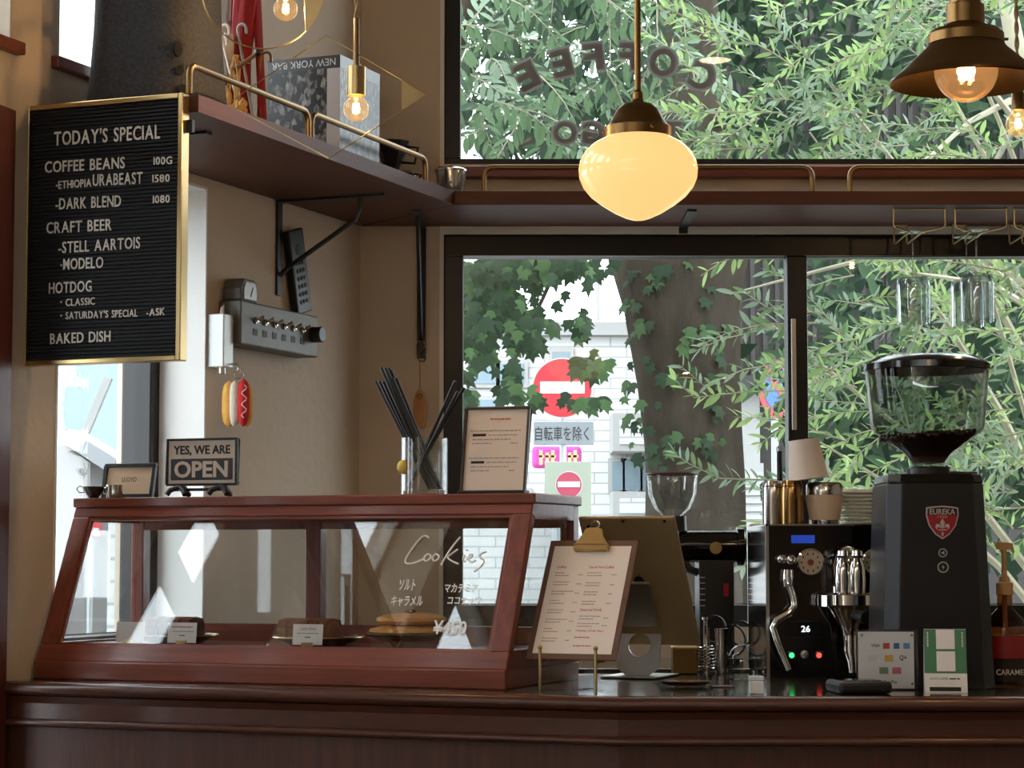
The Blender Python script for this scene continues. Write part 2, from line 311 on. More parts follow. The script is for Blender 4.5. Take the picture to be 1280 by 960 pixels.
# mitred end where it meets the back shelf
fe = ab(Vector((-.144, 5.655, 0)))
MB().prism([(.002, .11), (SD, .11), (SD, ab(pl(570, 259, Vector((0, 5.655, 0)), Vector((0, 1, 0))))[1]), (fe[0], fe[1]), (.002 + .0, BC - .012)], ZS0, ZS1).build('board', w_shelf_y, s1, bevel=.002)
q = [LA(x, 150, SD - .014)[1] for x in (232, 385, 389, 532)]
rail(s1, (SD - .014, q[0] + .012, ZS1), (SD - .014, q[1], ZS1)); rail(s1, (SD - .014, q[2], ZS1), (SD - .014, q[3], ZS1))
s2 = thing('wall_shelf', 'dark wooden shelf running along the window wall under the upper window', 'shelf', (0, 0, 0))
MB().prism([(-.144, 5.655), (3.18, 5.655), (3.18, YB - .002), (-.41, YB - .002)], ZS0, ZS1).build('board', w_shelf, s2, bevel=.002)
def bx(px, Y): return (px - 640) / F_PX * Y * 1.0
for a, b in ((605, 1015), (1062, 1500)):
    rail(s2, (at(a, 225, 5.68).x, 5.675, ZS1), (at(b, 225, 5.68).x, 5.675, ZS1), .064)
def bracket(parent, M, h=.24, L=.30):
    m = MB(); m.box(-.012, .012, -.006, 0, -h, 0, M); m.box(-.012, .012, -L, 0, -.006, 0, M)
    if h > .1: m.tube([(0, -.006, -h + .05), (0, -.03, -h + .07), (0, -L * .72, -.06), (0, -L * .76, -.03), (0, -L * .76, -.004)], .006, 6, M=M)
    return m.build('bracket', iron, parent)
b1 = LA(348, 300, .002)[1]
bracket(s1, Matrix.Translation((.001, b1, ZS0)) @ Matrix.Rotation(math.pi / 2, 4, 'Z'))
bracket(s1, Matrix.Translation((.001, .3, ZS0)) @ Matrix.Rotation(math.pi / 2, 4, 'Z'), .02)
for px in (527, 854, 1350): bracket(s2, Matrix.Translation((at(px, 300, YB).x, YB - .001, ZS0)), .36 if px == 527 else .02, .30)
# ================================================================ DISPLAY CASE
CB = .12; CL = 1.04; SB = .137; FZ0 = .037; FZ1 = .352; CDp = .40
case = thing('display_case', 'reddish wooden pastry display case with sloping glass front', 'display case', LW(.008, CB, 1.0), RZ)
MB().box(0, CL, 0, CDp, 0, FZ0).build('base', w_case, case, bevel=.003)
MB().box(.012, CL - .012, .03, CDp - .03, FZ0, .068).build('inner_floor', w_case, case)
SL = math.hypot(SB, FZ1 - FZ0); ang = math.atan2(SB, FZ1 - FZ0)
FM = Matrix.Translation((0, .008, FZ0)) @ Matrix.Rotation(-ang, 4, 'X')      # sloped frame: local z runs up the slope
for nm, bxx in (('bottom_rail', (.0, CL, 0, .022, 0, .036)), ('top_rail', (.0, CL, 0, .022, SL - .022, SL)), ('stile', (0, .040, 0, .022, .036, SL - .022)), ('stile', (CL - .040, CL, 0, .022, .036, SL - .022))):
    MB().box(*bxx, M=FM).build(nm, w_case_v if nm == 'stile' else w_case, case, bevel=.0025)
m = MB(); m.box(.040, CL - .04, .004, .010, .036, .042, FM); m.box(.04, CL - .04, .004, .01, SL - .028, SL - .022, FM); m.box(.04, .046, .004, .01, .042, SL - .028, FM); m.box(CL - .046, CL - .04, .004, .01, .042, SL - .028, FM)
m.build('glazing_bead', w_case, case)
MB().box(.038, CL - .038, .012, .016, .034, SL - .02, FM).build('front_glass', pane_c, case)
MB().box(-.004, CL + .006, SB + .004, CDp + .004, FZ1, FZ1 + .02).build('top_board', w_case, case, bevel=.003)
MB().box(0, CL, SB + .012, SB + .03, FZ1 - .012, FZ1).build('top_rail', w_case, case)
# back frame with sliding glass doors
for a, b in ((0, .03), (.43, .465), (CL - .03, CL)): MB().box(a, b, CDp - .03, CDp, FZ0, FZ1).build('back_post', w_case_v, case, bevel=.002)
for z0, z1 in ((FZ0, .105), (FZ1 - .045, FZ1)):
    for a, b in ((.03, .43), (.465, CL - .03)): MB().box(a, b, CDp - .027, CDp - .003, z0, z1).build('back_rail', w_case, case, bevel=.002)
for a, b in ((.03, .43), (.465, CL - .03)): MB().box(a, b, CDp - .017, CDp - .013, .105, FZ1 - .045).build('sliding_pane', pane, case)
for x0, x1 in ((0, .02), (CL - .02, CL)):
    MB().prism([(.022, FZ0), (CDp - .03, FZ0), (CDp - .03, FZ0 + .035), (.04, FZ0 + .035)], x0, x1, 'x').build('side_rail', w_case_v, case)
    MB().prism([(SB + .03, FZ1), (CDp - .03, FZ1), (CDp - .03, FZ1 - .03), (SB + .016, FZ1 - .03)], x0, x1, 'x').build('side_rail', w_case_v, case)
    MB().prism([(.042, FZ0 + .035), (CDp - .03, FZ0 + .035), (CDp - .03, FZ1 - .03), (SB + .014, FZ1 - .03)], (x0 + x1) / 2 - .002, (x0 + x1) / 2 + .002, 'x').build('side_glass', pane_c, case)
# marker writing on the sloping front glass
GP = LW(.008, CB, 1.0) + EA * 0 + NB * (.008) + Vector((0, 0, FZ0)); GU = (NB * math.sin(ang) + Vector((0, 0, math.cos(ang)))).normalized(); GN = EA.cross(GU)
def gxy(px, py): P = pl(px, py, GP + GN.normalized() * 0, GN); d = P - GP; return d.dot(EA), d.dot(GU)
wr = bpy.data.objects.new('marker_writing', None); col.objects.link(wr); wr.parent = case; wr.matrix_local = FM @ Matrix.Translation((0, .0112, 0))
def cv(*pts): return [(340 + x / 3.2, 620 + y / 3.2) for x, y in pts]
strokes = [cv((618, 158), (605, 147), (585, 158), (548, 205), (520, 250), (530, 263), (560, 260), (598, 243)), cv((614, 222), (599, 235), (601, 252), (618, 248), (629, 230), (616, 222)),
           cv((646, 222), (632, 236), (636, 252), (655, 246), (661, 230), (647, 222)), cv((745, 155), (715, 190), (685, 235), (668, 268)), cv((735, 203), (700, 228), (690, 236), (712, 252), (738, 262)),
           cv((762, 228), (754, 250), (768, 252)), cv((768, 205), (773, 209)), cv((770, 246), (790, 238), (796, 225), (783, 225), (774, 245), (790, 258), (808, 248)),
           cv((850, 213), (826, 222), (821, 238), (840, 246), (838, 262), (815, 285), (800, 293))]
m = MB()
def smooth(p):
    for _ in range(2):
        q = [p[0]]
        for a, b in zip(p, p[1:]): q += [tuple(.75 * x + .25 * y for x, y in zip(a, b)), tuple(.25 * x + .75 * y for x, y in zip(a, b))]
        p = q + [p[-1]]
    return p
for s in strokes: m.tube([(x, 0, z) for x, z in smooth([gxy(*p) for p in s])], .0019, 5)
m.build('handwriting', chalk, wr)
def gtext(s, x0, x1, y0, y1):
    a = gxy(x0, y1); b = gxy(x1, y0); text(s, chalk, wr, a[0], b[0], a[1], b[1], 0, .002, .018, 'handwriting')
for s, a, b, c, d in (('ソルト', 495, 518, 721, 735), ('キャラメル', 485, 527, 742, 755), ('マカデミア', 552, 596, 726, 738), ('ココナッツ', 556, 600, 743, 753), ('¥450', 537, 582, 773, 790)): gtext(s, a, b, c, d)
# ---- pastries
ZF = 1.0 + .0685
def LA_(px, yl):   # a-coordinate in the case of picture column px at depth yl
    return LB(px, 790, CB + yl)[0]
plate_m = mk('dark_glaze', rgb(52, 44, 36), .25, noise=.2, nscale=20, coat=.3); cake_m = mk('cake_crumb', rgb(150, 96, 54), .85, noise=.35, nscale=60, bump=.5, bscale=120)
cake_d = mk('dark_cake', rgb(92, 56, 34), .85, noise=.3, nscale=60, bump=.5, bscale=120); pie_m = mk('cookie_crust', rgb(216, 160, 92), .8, noise=.3, nscale=30, bump=.6, bscale=60)
crust = mk('baked_crust', rgb(122, 66, 34), .7, noise=.3, nscale=50, bump=.4)
def plate(a, yl, r, label, mat=plate_m):
    t = thing('plate', label, 'plate', LW(a, CB + yl, ZF), RZ, 'plates in the display case')
    MB().lathe([(0, 0), (r * .6, 0), (r * .66, .004), (r, .016), (r, .019), (r * .64, .008), (0, .007)], 36).build('dish', mat, t, True)
    MB().tube([(r * math.cos(i * math.pi / 16), r * math.sin(i * math.pi / 16), .0178) for i in range(32)], .0016, 6, True).build('gilt_rim', brass_b, t, True); return t
p1 = LA_(222, .19); p2 = LA_(398, .19); p3 = LA_(512, .17)
plate(p1, .19, .085, 'dark plate with gilt rim under the sliced pound cake'); plate(p2, .19, .092, 'dark plate with gilt rim under the lemon loaf')
def slices(a, label, n, m1, m2, w=.018, h=.044, dx=.02, dz=0):
    for i in range(n):
        t = thing('cake_slice', label, 'cake', LW(a - dx * (n - 1) / 2 + dx * i, CB + .19, ZF + .0088), RZ, 'slices of ' + ('pound cake' if 'pound' in label else 'lemon loaf'))
        pf = [(-.034, 0), (.034, 0), (.036, h * .62), (.026, h * .92), (.0, h), (-.026, h * .92), (-.036, h * .62)]
        MB().prism(pf, -w / 2, w / 2, 'x').build('crumb', m1, t, bevel=.002)
        MB().prism([(-.036, h * .62), (-.026, h * .92), (0, h), (.026, h * .92), (.036, h * .62), (.037, h * .66), (.027, h * .97), (0, h * 1.06), (-.027, h * .97), (-.037, h * .66)], -w / 2, w / 2, 'x').build('crust', m2, t)
slices(p1 - .005, 'brown pound cake slice on the plate near the side window', 4, cake_d, crust, dx=.026, w=.022); slices(p2 - .02, 'golden lemon loaf slice standing behind the lemon bread card', 5, cake_m, crust, dx=.023, w=.02)
# wire stand with the large cookies
t = thing('cake_stand', 'low dark dish on brass wire feet holding the big cookies', 'cake stand', LW(p3, CB + .17, ZF), RZ)
MB().lathe([(0, .014), (.055, .014), (.088, .024), (.09, .027), (.055, .019), (0, .018)], 36).build('dish', plate_m, t, True)
for k in range(3):
    a = k * 2.094 - 1.57; c, s = math.cos(a), math.sin(a); MB().tube([(.062 * c - .012 * s, .062 * s + .012 * c, .019), (.06 * c, .06 * s, .0018), (.062 * c + .012 * s, .062 * s - .012 * c, .019)], .0016, 6).build('wire_foot', brass, t)
def cookie(dx, dy, z, r, label, top=False):
    t = thing('cookie', label, 'cookie', LW(p3 + dx, CB + .17 + dy, ZF + z), RZ, 'big cookies on the dish'); rr = random.Random(int(r * 1e4)); m = MB(); n = 28
    prof = [(0, 0), (.85, 0), (1, .007), (.97, .013), (.75, .0185), (.4, .021), (0, .022)]; vs = []; fs = []
    w_ = [1 + rr.uniform(-.05, .05) for _ in range(n)]
    for r_, z_ in prof:
        for k in range(n): a = 2 * math.pi * k / n; q = r * max(r_, .002) * w_[k]; vs.append((q * math.cos(a), q * math.sin(a), z_ + (rr.uniform(-.0015, .0015) if r_ < .9 and z_ > .01 else 0)))
    for i in range(len(prof) - 1):
        for k in range(n): fs.append((i * n + k, i * n + (k + 1) % n, (i + 1) * n + (k + 1) % n, (i + 1) * n + k))
    m.add(vs, fs).build('biscuit', pie_m, t, True)
    if top:
        for k in range(5): MB().sphere(.006, (rr.uniform(-.012, .012), rr.uniform(-.012, .012), .024), 8, .8).build('topping', crust, t, True)
cookie(0, 0, .0245, .078, 'thick golden cookie lying on the dish'); cookie(.002, .002, .0465, .070, 'thick golden cookie with nuts on top of another cookie', True)
# price cards on brass clips
for i, (px, tx, lab) in enumerate(((162, '', 'white price card with blank face on a brass clip'), (227, '-', 'white price card on a brass clip before the pound cake'), (384, 'Lemon Bread', 'white price card for the lemon bread'))):
    t = thing('price_card', lab, 'price card', LW(LA_(px, .075), CB + .075, ZF), RZ, 'price cards in the case')
    MB().box(-.033, .033, -.001, 0, .006, .047).build('card', white_pl, t, rot=(-.12, 0, 0)); c = t.children[0]
    MB().box(-.012, .012, -.004, .004, 0, .011).build('clip', brass_b, t, bevel=.001)
    if tx == 'Lemon Bread': text(tx, ink_r, c, -.016, .018, .035, .042, -.0012, .002)
    elif tx: strips(c, ink_r, [(-.024, .024, .037)], -.0011, .0022)
    if tx: strips(c, ink_g, [(-.024, .026, .028)], -.0011, .0018); strips(c, ink, [(-.006, .006, .020)], -.0011, .002)

# ================================================================ MENU LETTER BOARD
BB = .10
bd = thing('letter_board', 'black letter board with gold frame listing today\'s specials', 'menu board', LW(0, BB, 0), RZ)
x0, x1, z0, z1 = -.008, .366, 1.638, 2.178; fwd = .011
felt_b = mk('black_board', rgb(21, 22, 27), .7, noise=.15, nscale=40)
MB().box(x0 + .004, x1 - .004, -.010, .008, z0 + .004, z1 - .004).build('backing', felt_b, bd)
m = MB(); n = 66; hz = (z1 - z0 - 2 * fwd) / n
for i in range(n):
    zz = z0 + fwd + i * hz; m.prism([(-.0105, zz), (-.0145, zz + hz * .18), (-.0145, zz + hz * .62), (-.0105, zz + hz * .8)], x0 + fwd, x1 - fwd, 'x')
tag(m.build('board_ridges', felt_b, bd), kind='stuff')
for nm, b in (('frame_side', (x0, x0 + fwd, -.020, .008, z0, z1)), ('frame_side', (x1 - fwd, x1, -.02, .008, z0, z1)), ('frame_rail', (x0 + fwd, x1 - fwd, -.02, .008, z1 - fwd, z1)), ('frame_rail', (x0 + fwd, x1 - fwd, -.02, .008, z0, z0 + fwd))):
    MB().box(*b).build(nm, brass_b, bd, bevel=.002)
MB().box(x1 - .002, x1 + .012, -.002, .008, 2.10, 2.125).build('hanger', iron, bd)
let = mk('white_letter', rgb(232, 226, 216), .55, noise=.03, nscale=30)
def bline(s, px0, px1, yb0, yb1, cap):
    a0, _, z0_ = LB(px0, yb0, BB - .015); a1, _, z1_ = LB(px1, yb1, BB - .015); h = cap * 4.5 / F_PX
    ws = []; x = 0
    for ch in s:
        if ch == ' ': ws.append((x, None)); x += .42; continue
        me, a, b, c, d = tmesh(ch, let, .03, .012); ws.append((x - a, me)); x += (b - a) + .11
    k = (a1 - a0) / (x - .11)
    for xo, me in ws:
        if me:
            o = bpy.data.objects.new('letter', me); col.objects.link(o); o.parent = bd
            zz = z0_ + (z1_ - z0_) * (xo * k) / (a1 - a0)
            sz = h / .73
            o.matrix_local = Matrix(((k, 0, 0, a0 + xo * k), (0, 0, -.03 , -.0148), (0, sz, 0, zz), (0, 0, 0, 1)))
for L_ in (("TODAY'S SPECIAL", 67.5, 200, 182, 173, 18.5), ('COFFEE BEANS', 56, 156, 216, 210, 15), ('100G', 192, 215, 206, 205, 10), ('ETHIOPIA', 73, 114, 236, 233, 10.5), ('URABEAST', 116, 178, 232.5, 229.5, 15.5), ('1580', 190.5, 212, 228, 227, 10),
           ('-DARK BLEND', 69.5, 151, 262, 258, 15), ('1080', 191, 212, 254, 253, 10), ('CRAFT BEER', 58, 139.5, 292, 287.5, 15), ('-STELL AARTOIS', 73, 175, 316.5, 310, 15), ('MODELO', 79, 129, 337, 334.5, 14.5), ('HOTDOG', 61, 114.5, 367, 364, 14.5),
           ('CLASSIC', 82, 118.5, 382.5, 380.5, 9.5), ("SATURDAY'S SPECIAL", 82, 172, 399, 395.5, 9.5), ('-ASK', 183, 206, 395, 393.5, 9.5), ('BAKED DISH', 62.5, 138, 430, 426.5, 14)):
    bline(*L_)

for px, py in ((71, 232), (76.5, 331.5), (76.5, 377.5), (76.5, 394.5)):
    a_, _, z_ = LB(px, py, BB - .015); MB().cyl(.0021, .0, .0012, 10, M=Matrix.Translation((a_, -.0145, z_)) @ Matrix.Rotation(math.pi / 2, 4, 'X')).build('bullet', let, bd)

# ================================================================ THINGS ON THE CASE
ZT = 1.0 + FZ1 + .02
def oncase(px, yl): return LW(LB(px, 615, CB + yl)[0], CB + yl, ZT + .0003)
# open sign
t = thing('open_sign', 'cast metal plaque reading YES, WE ARE OPEN on a black stand', 'sign', oncase(253, .22), RZ)
k = 4.62 / F_PX
cream = mk('cream_enamel', rgb(214, 202, 190), .5, noise=.08, nscale=30)
pz = .026; W_ = .084; H_ = .098
MB().box(-W_, W_, -.004, .004, pz, pz + H_).build('plate', cream, t, bevel=.004)
m = MB(); q = .004
m.box(-W_ - .001, W_ + .001, -.007, .0045, pz - .001, pz + q); m.box(-W_ - .001, W_ + .001, -.007, .0045, pz + H_ - q, pz + H_ + .001); m.box(-W_ - .001, -W_ + q, -.007, .0045, pz + q, pz + H_ - q); m.box(W_ - q, W_ + .001, -.007, .0045, pz + q, pz + H_ - q); m.build('raised_border', iron, t, bevel=.0015)
MB().box(-W_ + .010, W_ - .010, -.006, -.003, pz + .011, pz + .056).build('panel', mk('slate_enamel', rgb(48, 54, 62), .5, noise=.1, nscale=30), t, bevel=.002)
serif = cream
text('YES, WE ARE', iron, t, -W_ + .016, W_ - .016, pz + .062, pz + .084, -.0045, .03, .02); text('OPEN', cream, t, -W_ + .02, W_ - .02, pz + .016, pz + .051, -.0065, .03, .03)
m = MB()
MB().box(-.062, .062, -.004, .004, .014, .020).build('crossbar', iron, t)
for x in (-.05, .05):
    m = MB(); m.tube([(x - .022, -.024, .006), (x - .016, -.02, .016), (x, -.012, .022), (x + .014, -.018, .016), (x + .022, -.024, .006)], .006, 8); m.tube([(x, -.012, .02), (x, 0, .026), (x, .012, .02), (x, .03, .006)], .006, 8); m.build('foot', iron, t, True)
# logo frame
t = thing('picture_frame', 'small black frame with LLOYD logo card beside the open sign', 'frame', oncase(159, .21), RZ)
def frame(t, w, h, b, lean, mat, card):
    M = Matrix.Rotation(-lean, 4, 'X'); m = MB(); m.box(-w / 2, w / 2, -.006, .006, 0, b, M); m.box(-w / 2, w / 2, -.006, .006, h - b, h, M); m.box(-w / 2, -w / 2 + b, -.006, .006, b, h - b, M); m.box(w / 2 - b, w / 2, -.006, .006, b, h - b, M); m.build('frame_moulding', mat, t, bevel=.0015)
    c = MB().box(-w / 2 + b, w / 2 - b, -.001, .003, b, h - b).build('card', card, t, rot=(-lean, 0, 0))
    yt = h * .7 * math.sin(lean) + .008; MB().prism([(yt, h * .68), (yt + .003, h * .68), (yt + h * .25 + .003, .0), (yt + h * .25, 0)], -w * .15, w * .15, 'x').build('easel_back', mat, t); return c
cream2 = mk('cream_card', rgb(214, 190, 160), .7, noise=.03, nscale=10)
c = frame(t, .126, .076, .008, .22, blackm, cream2); text('LLOYD', ink, c, -.018, .018, .036, .046, -.0015, .003)
# cup and dish before the frame
t = thing('steel_cup', 'small brushed steel cup before the logo frame', 'cup', oncase(143, .16), RZ); MB().lathe([(0, 0), (.016, 0), (.017, .002), (.017, .027), (.0155, .027), (.0155, .003), (0, .003)], 24).build('bowl', steel, t, True)
MB().tube([(-.016, 0, .022), (-.026, 0, .02), (-.026, 0, .009), (-.016, 0, .006)], .0015, 6).build('handle', steel, t, True)
t = thing('spoon_dish', 'small dark measuring dish with a wire loop handle by the cup', 'dish', oncase(117, .16), RZ); MB().lathe([(0, 0), (.010, .0), (.022, .016), (.024, .024), (.022, .024), (.01, .004), (0, .003)], 24).build('bowl', plate_m, t, True)
MB().tube([(-.02, 0, .02), (-.034, 0, .026), (-.042, 0, .020), (-.036, 0, .012), (-.018, 0, .012)], .0014, 6).build('wire_handle', brass, t, True)
# straw glass
t = thing('straw_glass', 'clear glass tumbler holding black straws on the case', 'glass', oncase(530, .2), RZ)
gr, gh = .047, .114
MB().lathe([(0, .001), (gr, .001), (gr, gh), (gr - .003, gh), (gr - .003, .008), (0, .008)], 32).build('tumbler', gl_w, t, True)
m = MB(); m.sphere(.012, (-.030, -.036, .055), 10, 1.2); m.build('charm', mk('yellow_print', rgb(220, 190, 90), .6, noise=.2, nscale=40), t, True)
rs = random.Random(3); base = t.location
ga = LB(530, 600, CB + .2)[0]
def straw(xb, yb, xt, yt, zt, lab):
    o = MB().tube([LW(ga + xb, CB + .2 + yb, ZT + .0125), LW(ga + xt, CB + .2 + yt, ZT + zt)], .0034, 8).build('drinking_straw', blackm, None, True)
    tag(o, lab, 'straw', 'black straws in the tumbler')
for i in range(10):
    c_, r_ = i % 4, i // 4
    straw(.014 + .0076 * c_ - .002 * r_, -.004 + .0085 * r_, -.105 + .0125 * c_ + .004 * r_, -.006 + .010 * r_, .232 + .005 * ((i * 3) % 4) + (.012 if c_ in (1, 2) else 0), 'black drinking straw leaning toward the wall in the glass tumbler')
for i, (xt, zt) in enumerate(((.075, .226), (.098, .212), (.088, .203))): straw(-.03 + .004 * i, -.015 - .0075 * i, xt, -.016 - .009 * i, zt, 'black drinking straw leaning toward the framed menu in the tumbler')
# drinks menu in a stand-up frame
t = thing('menu_frame', 'upright thin dark frame with a cream drinks card on the case', 'frame', oncase(616, .19), RZ + math.radians(4), None)
c = frame(t, .136, .178, .005, .20, mk('bronze_frame', rgb(70, 58, 50), .4, .3, noise=.1, nscale=30), mk('cream_menu', rgb(232, 214, 198), .7, noise=.02, nscale=12))
MB().box(-.07, .07, -.016, .02, 0, .007).build('frame_base', blackm, t, bevel=.002)
strips(c, ink_r, [(-.015, .03, .152)], -.0013, .0022)
for zz in (.118, .062):
    MB().box(-.05, -.022, -.0015, -.001, zz, zz + .005).build('price_bar', ink, c)
    strips(c, ink_g, [(-.055, .05, zz + .01), (-.018, .045, zz + .001), (-.05, .03, zz - .008), (-.05, -.01, zz - .016), (.03, .045, zz - .016)], -.0013, .0022)
# ================================================================ THINGS ON THE SIDE WALL
grey_m = mk('hammered_grey', rgb(100, 97, 91), .5, .3, noise=.15, nscale=60); label_m = mk('dark_label', rgb(34, 32, 30), .6, noise=.1, nscale=30)
q0 = LA(300, 415, .06); q1 = LA(397, 415, .06); bmid = (q0[1] + q1[1]) / 2; wb = q1[1] - q0[1]
t = thing('switch_box', 'grey metal switch box with six toggles on the side wall', 'switch box', LW(.0005, bmid, 1.752), RZ + math.pi / 2)   # local x along the wall (away), local -y into the room
MB().box(-wb / 2, wb / 2, -.062, 0, 0, .105).build('body', grey_m, t, bevel=.004)
for i in range(6):
    x = -wb / 2 + .07 + i * (wb - .15) / 5.2; o = MB().lathe([(0, 0), (.008, 0), (.008, .005), (.004, .006), (.004, .009), (0, .009)], 12, M=Matrix.Translation((x, -.062, .062)) @ Matrix.Rotation(math.pi / 2, 4, 'X')).build('toggle_collar', steel, t, True)
    MB().tube([(x, -.068, .062), (x + .004, -.084, .072)], [.0028, .004], 8).build('lever', brass_b, o, True); MB().box(x - .011, x + .011, -.0628, -.0622, .026, .042).build('name_plate', label_m, t)
MB().cyl(.02, 0, .03, 20, M=Matrix.Translation((wb / 2 - .035, -.062, .055)) @ Matrix.Rotation(math.pi / 2, 4, 'X')).build('rotary_knob', blackm, t, True, bevel=.002)
MB().tube([(-wb / 2, -.035, .055), (-wb / 2 - .025, -.035, .055), (-wb / 2 - .03, -.02, .055), (-wb / 2 - .03, 0, .055)], .009, 10).build('conduit', alu, t, True)
mm = thing('panel_meter', 'small grey dial meter standing on the switch box', 'meter', LW(.0, bmid - wb / 2 + .055, 1.8575), RZ + math.pi / 2)
MB().prism([(-.04, 0), (.04, 0), (.042, .03), (.03, .055), (-.03, .055), (-.042, .03)], -.055, -.005, 'y').build('housing', grey_m, mm, bevel=.005)
MB().prism([(-.03, .006), (.03, .006), (.031, .03), (.022, .046), (-.022, .046), (-.031, .03)], -.0575, -.0545, 'y').build('dial', mk('meter_face', rgb(150, 148, 138), .3, noise=.1, nscale=50), mm); MB().tube([(0, -.058, .012), (.012, -.058, .036)], .001, 4).build('needle', ink, mm)
# remote control leaning on the wall behind the box
rb = LA(366, 350, .02)
t = thing('remote_control', 'long black remote control standing on the switch box against wall', 'remote control', LW(.004, LA(380, 400, .02)[1], 1.8578), RZ + math.pi / 2)
Mx = Matrix.Rotation(math.radians(-13), 4, 'Y') @ Matrix.Rotation(math.radians(-4), 4, 'X')
Mx = Matrix.Rotation(math.radians(-15), 4, 'Y')
MB().box(-.040, .040, -.022, -.002, 0.010, .225, Mx).build('body', blackm, t, bevel=.004)
for r_ in range(6):
    for cc in range(3): MB().cyl(.0055, 0, .002, 10, M=Mx @ Matrix.Translation((-.017 + cc * .017, -.022, .04 + r_ * .02)) @ Matrix.Rotation(math.pi / 2, 4, 'X')).build('button', label_m, t)
MB().cyl(.015, 0, .0015, 20, M=Mx @ Matrix.Translation((0, -.022, .172)) @ Matrix.Rotation(math.pi / 2, 4, 'X')).build('navigation_ring', label_m, t)
t = tag(MB().lathe([(0, 0), (.004, 0), (.005, .003), (0, .004)], 10, M=Matrix.Rotation(math.pi / 2, 4, 'Y')).build('nail', steel, loc=LW(.0, LA(421, 292, .002)[1], LA(421, 292, .002)[2]), rz=RZ), 'tiny steel nail head in the side wall below shelf', 'nail')
# white box on the wall corner + hot dog charm
qb = LA(281, 425, .045); zc0 = LA(281, 460, .045)[2]; zc1 = LA(281, 392, .045)[2]
t = thing('junction_box', 'narrow white metal outlet box on the wall corner by window', 'outlet box', LW(.0005, qb[1] + .016, zc0 - .012), RZ + math.pi / 2)
MB().box(-.024, .024, -.046, 0, .014, zc1 - zc0 + .012).build('body', mk('white_metal', rgb(206, 210, 208), .4, .2, noise=.05, nscale=20), t, bevel=.003)
MB().cyl(.009, 0, .014, 14, (-.006, -.032, 0)).build('nozzle', alu, t, True); MB().tube([(-.004, -.03, zc1 - zc0 + .012), (-.003, -.03, zc1 - zc0 + .026), (.004, -.03, zc1 - zc0 + .036)], [.006, .005, .001], 8).build('tip', mk('shell_beige', rgb(200, 180, 165), .5, noise=.1, nscale=30), t, True)
MB().tube([(.014, -.044, .024), (.014, -.060, .022), (.014, -.066, .012), (.014, -.062, .008)], .0022, 8).build('hook', steel, t, True)
hc = LA(282, 505, .11)
t = thing('hot_dog_charm', 'plush hot dog charm hanging from the white outlet box', 'keyring charm', LW(.066, qb[1] + .030, zc0 - .014), RZ + math.radians(30))
MB().tube([(.011 * math.sin(a), 0, .0 + .011 * math.cos(a)) for a in [i * math.pi / 8 for i in range(16)]], .0014, 6, True).build('ring', steel, t, True)
def pill(x, y, rx, L, c0, mat, nm, ry=None):
    n = 14; P = [(x, y, c0 - L * i / n) for i in range(n + 1)]; r = [max(.001, rx * (1 - abs(2 * i / n - 1) ** 3.2) ** .5) for i in range(n + 1)]
    return MB().tube(P, r, 14).build(nm, mat, t, True)
bun = mk('bun_felt', rgb(222, 168, 84), .95, noise=.15, nscale=90, bump=.2); bun_i = mk('bun_inner_felt', rgb(222, 210, 196), .95, noise=.08, nscale=90); sau = mk('red_felt', rgb(186, 34, 40), .95, noise=.15, nscale=90, bump=.2)
pill(-.021, 0.004, .018, .112, -.014, bun, 'bun'); pill(-.009, -.003, .016, .108, -.015, bun_i, 'bun_lining'); pill(.012, -.012, .0145, .114, -.010, sau, 'sausage'); pill(.021, .008, .014, .105, -.018, bun, 'bun')
MB().tube([(.013 + .006 * math.sin(i * 1.25), -.0270, -.026 - i * .0052) for i in range(16)], .0012, 5).build('mustard_line', bun_i, t, True)
# bottle opener paddle on an S hook under the shelf bracket
hx = at(527, 440, YB - .02)
t = thing('hanging_hook', 'bent wire S hook on the black shelf bracket', 'hook', (hx.x, YB - .016, hx.z))
MB().tube([(-.012, 0, .022), (-.008, -.004, .03), (.006, -.006, .03), (.010, -.006, .015), (-.004, -.006, 0), (-.010, -.006, -.012), (-.006, -.006, -.024), (.006, -.006, -.026), (.012, -.006, -.016)], .0022, 6).build('wire', brass_d, t, True)
oz = at(525, 535, YB - .02).z
t = thing('wooden_paddle', 'wooden paddle hanging by a cord from the S hook', 'paddle', (at(525, 500, YB).x, YB - .022, oz))
H2 = at(525, 487, YB).z - oz
MB().prism([(-.012, 0), (.012, 0), (.0165, .03), (.0165, H2 - .03), (.010, H2 - .008), (0, H2), (-.010, H2 - .008), (-.0165, H2 - .03), (-.0165, .03)], -.005, .005, 'y').build('blade', mk('light_wood', rgb(176, 128, 74), .6, noise=.25, nscale=8, stretch=(12, 12, 1.2)), t, bevel=.002)
MB().tube([(.0065 * math.cos(i * .785), -.0055, H2 - .02 + .0065 * math.sin(i * .785)) for i in range(8)], .0018, 5, True).build('eyelet', brass_d, t); MB().tube([(0, -.004, H2 - .014), (.001, -.002, H2 + .03), (0, 0, hx.z - oz - .026)], .0012, 5).build('cord', mk('twine', rgb(140, 104, 70), .9, noise=.2, nscale=60), t)

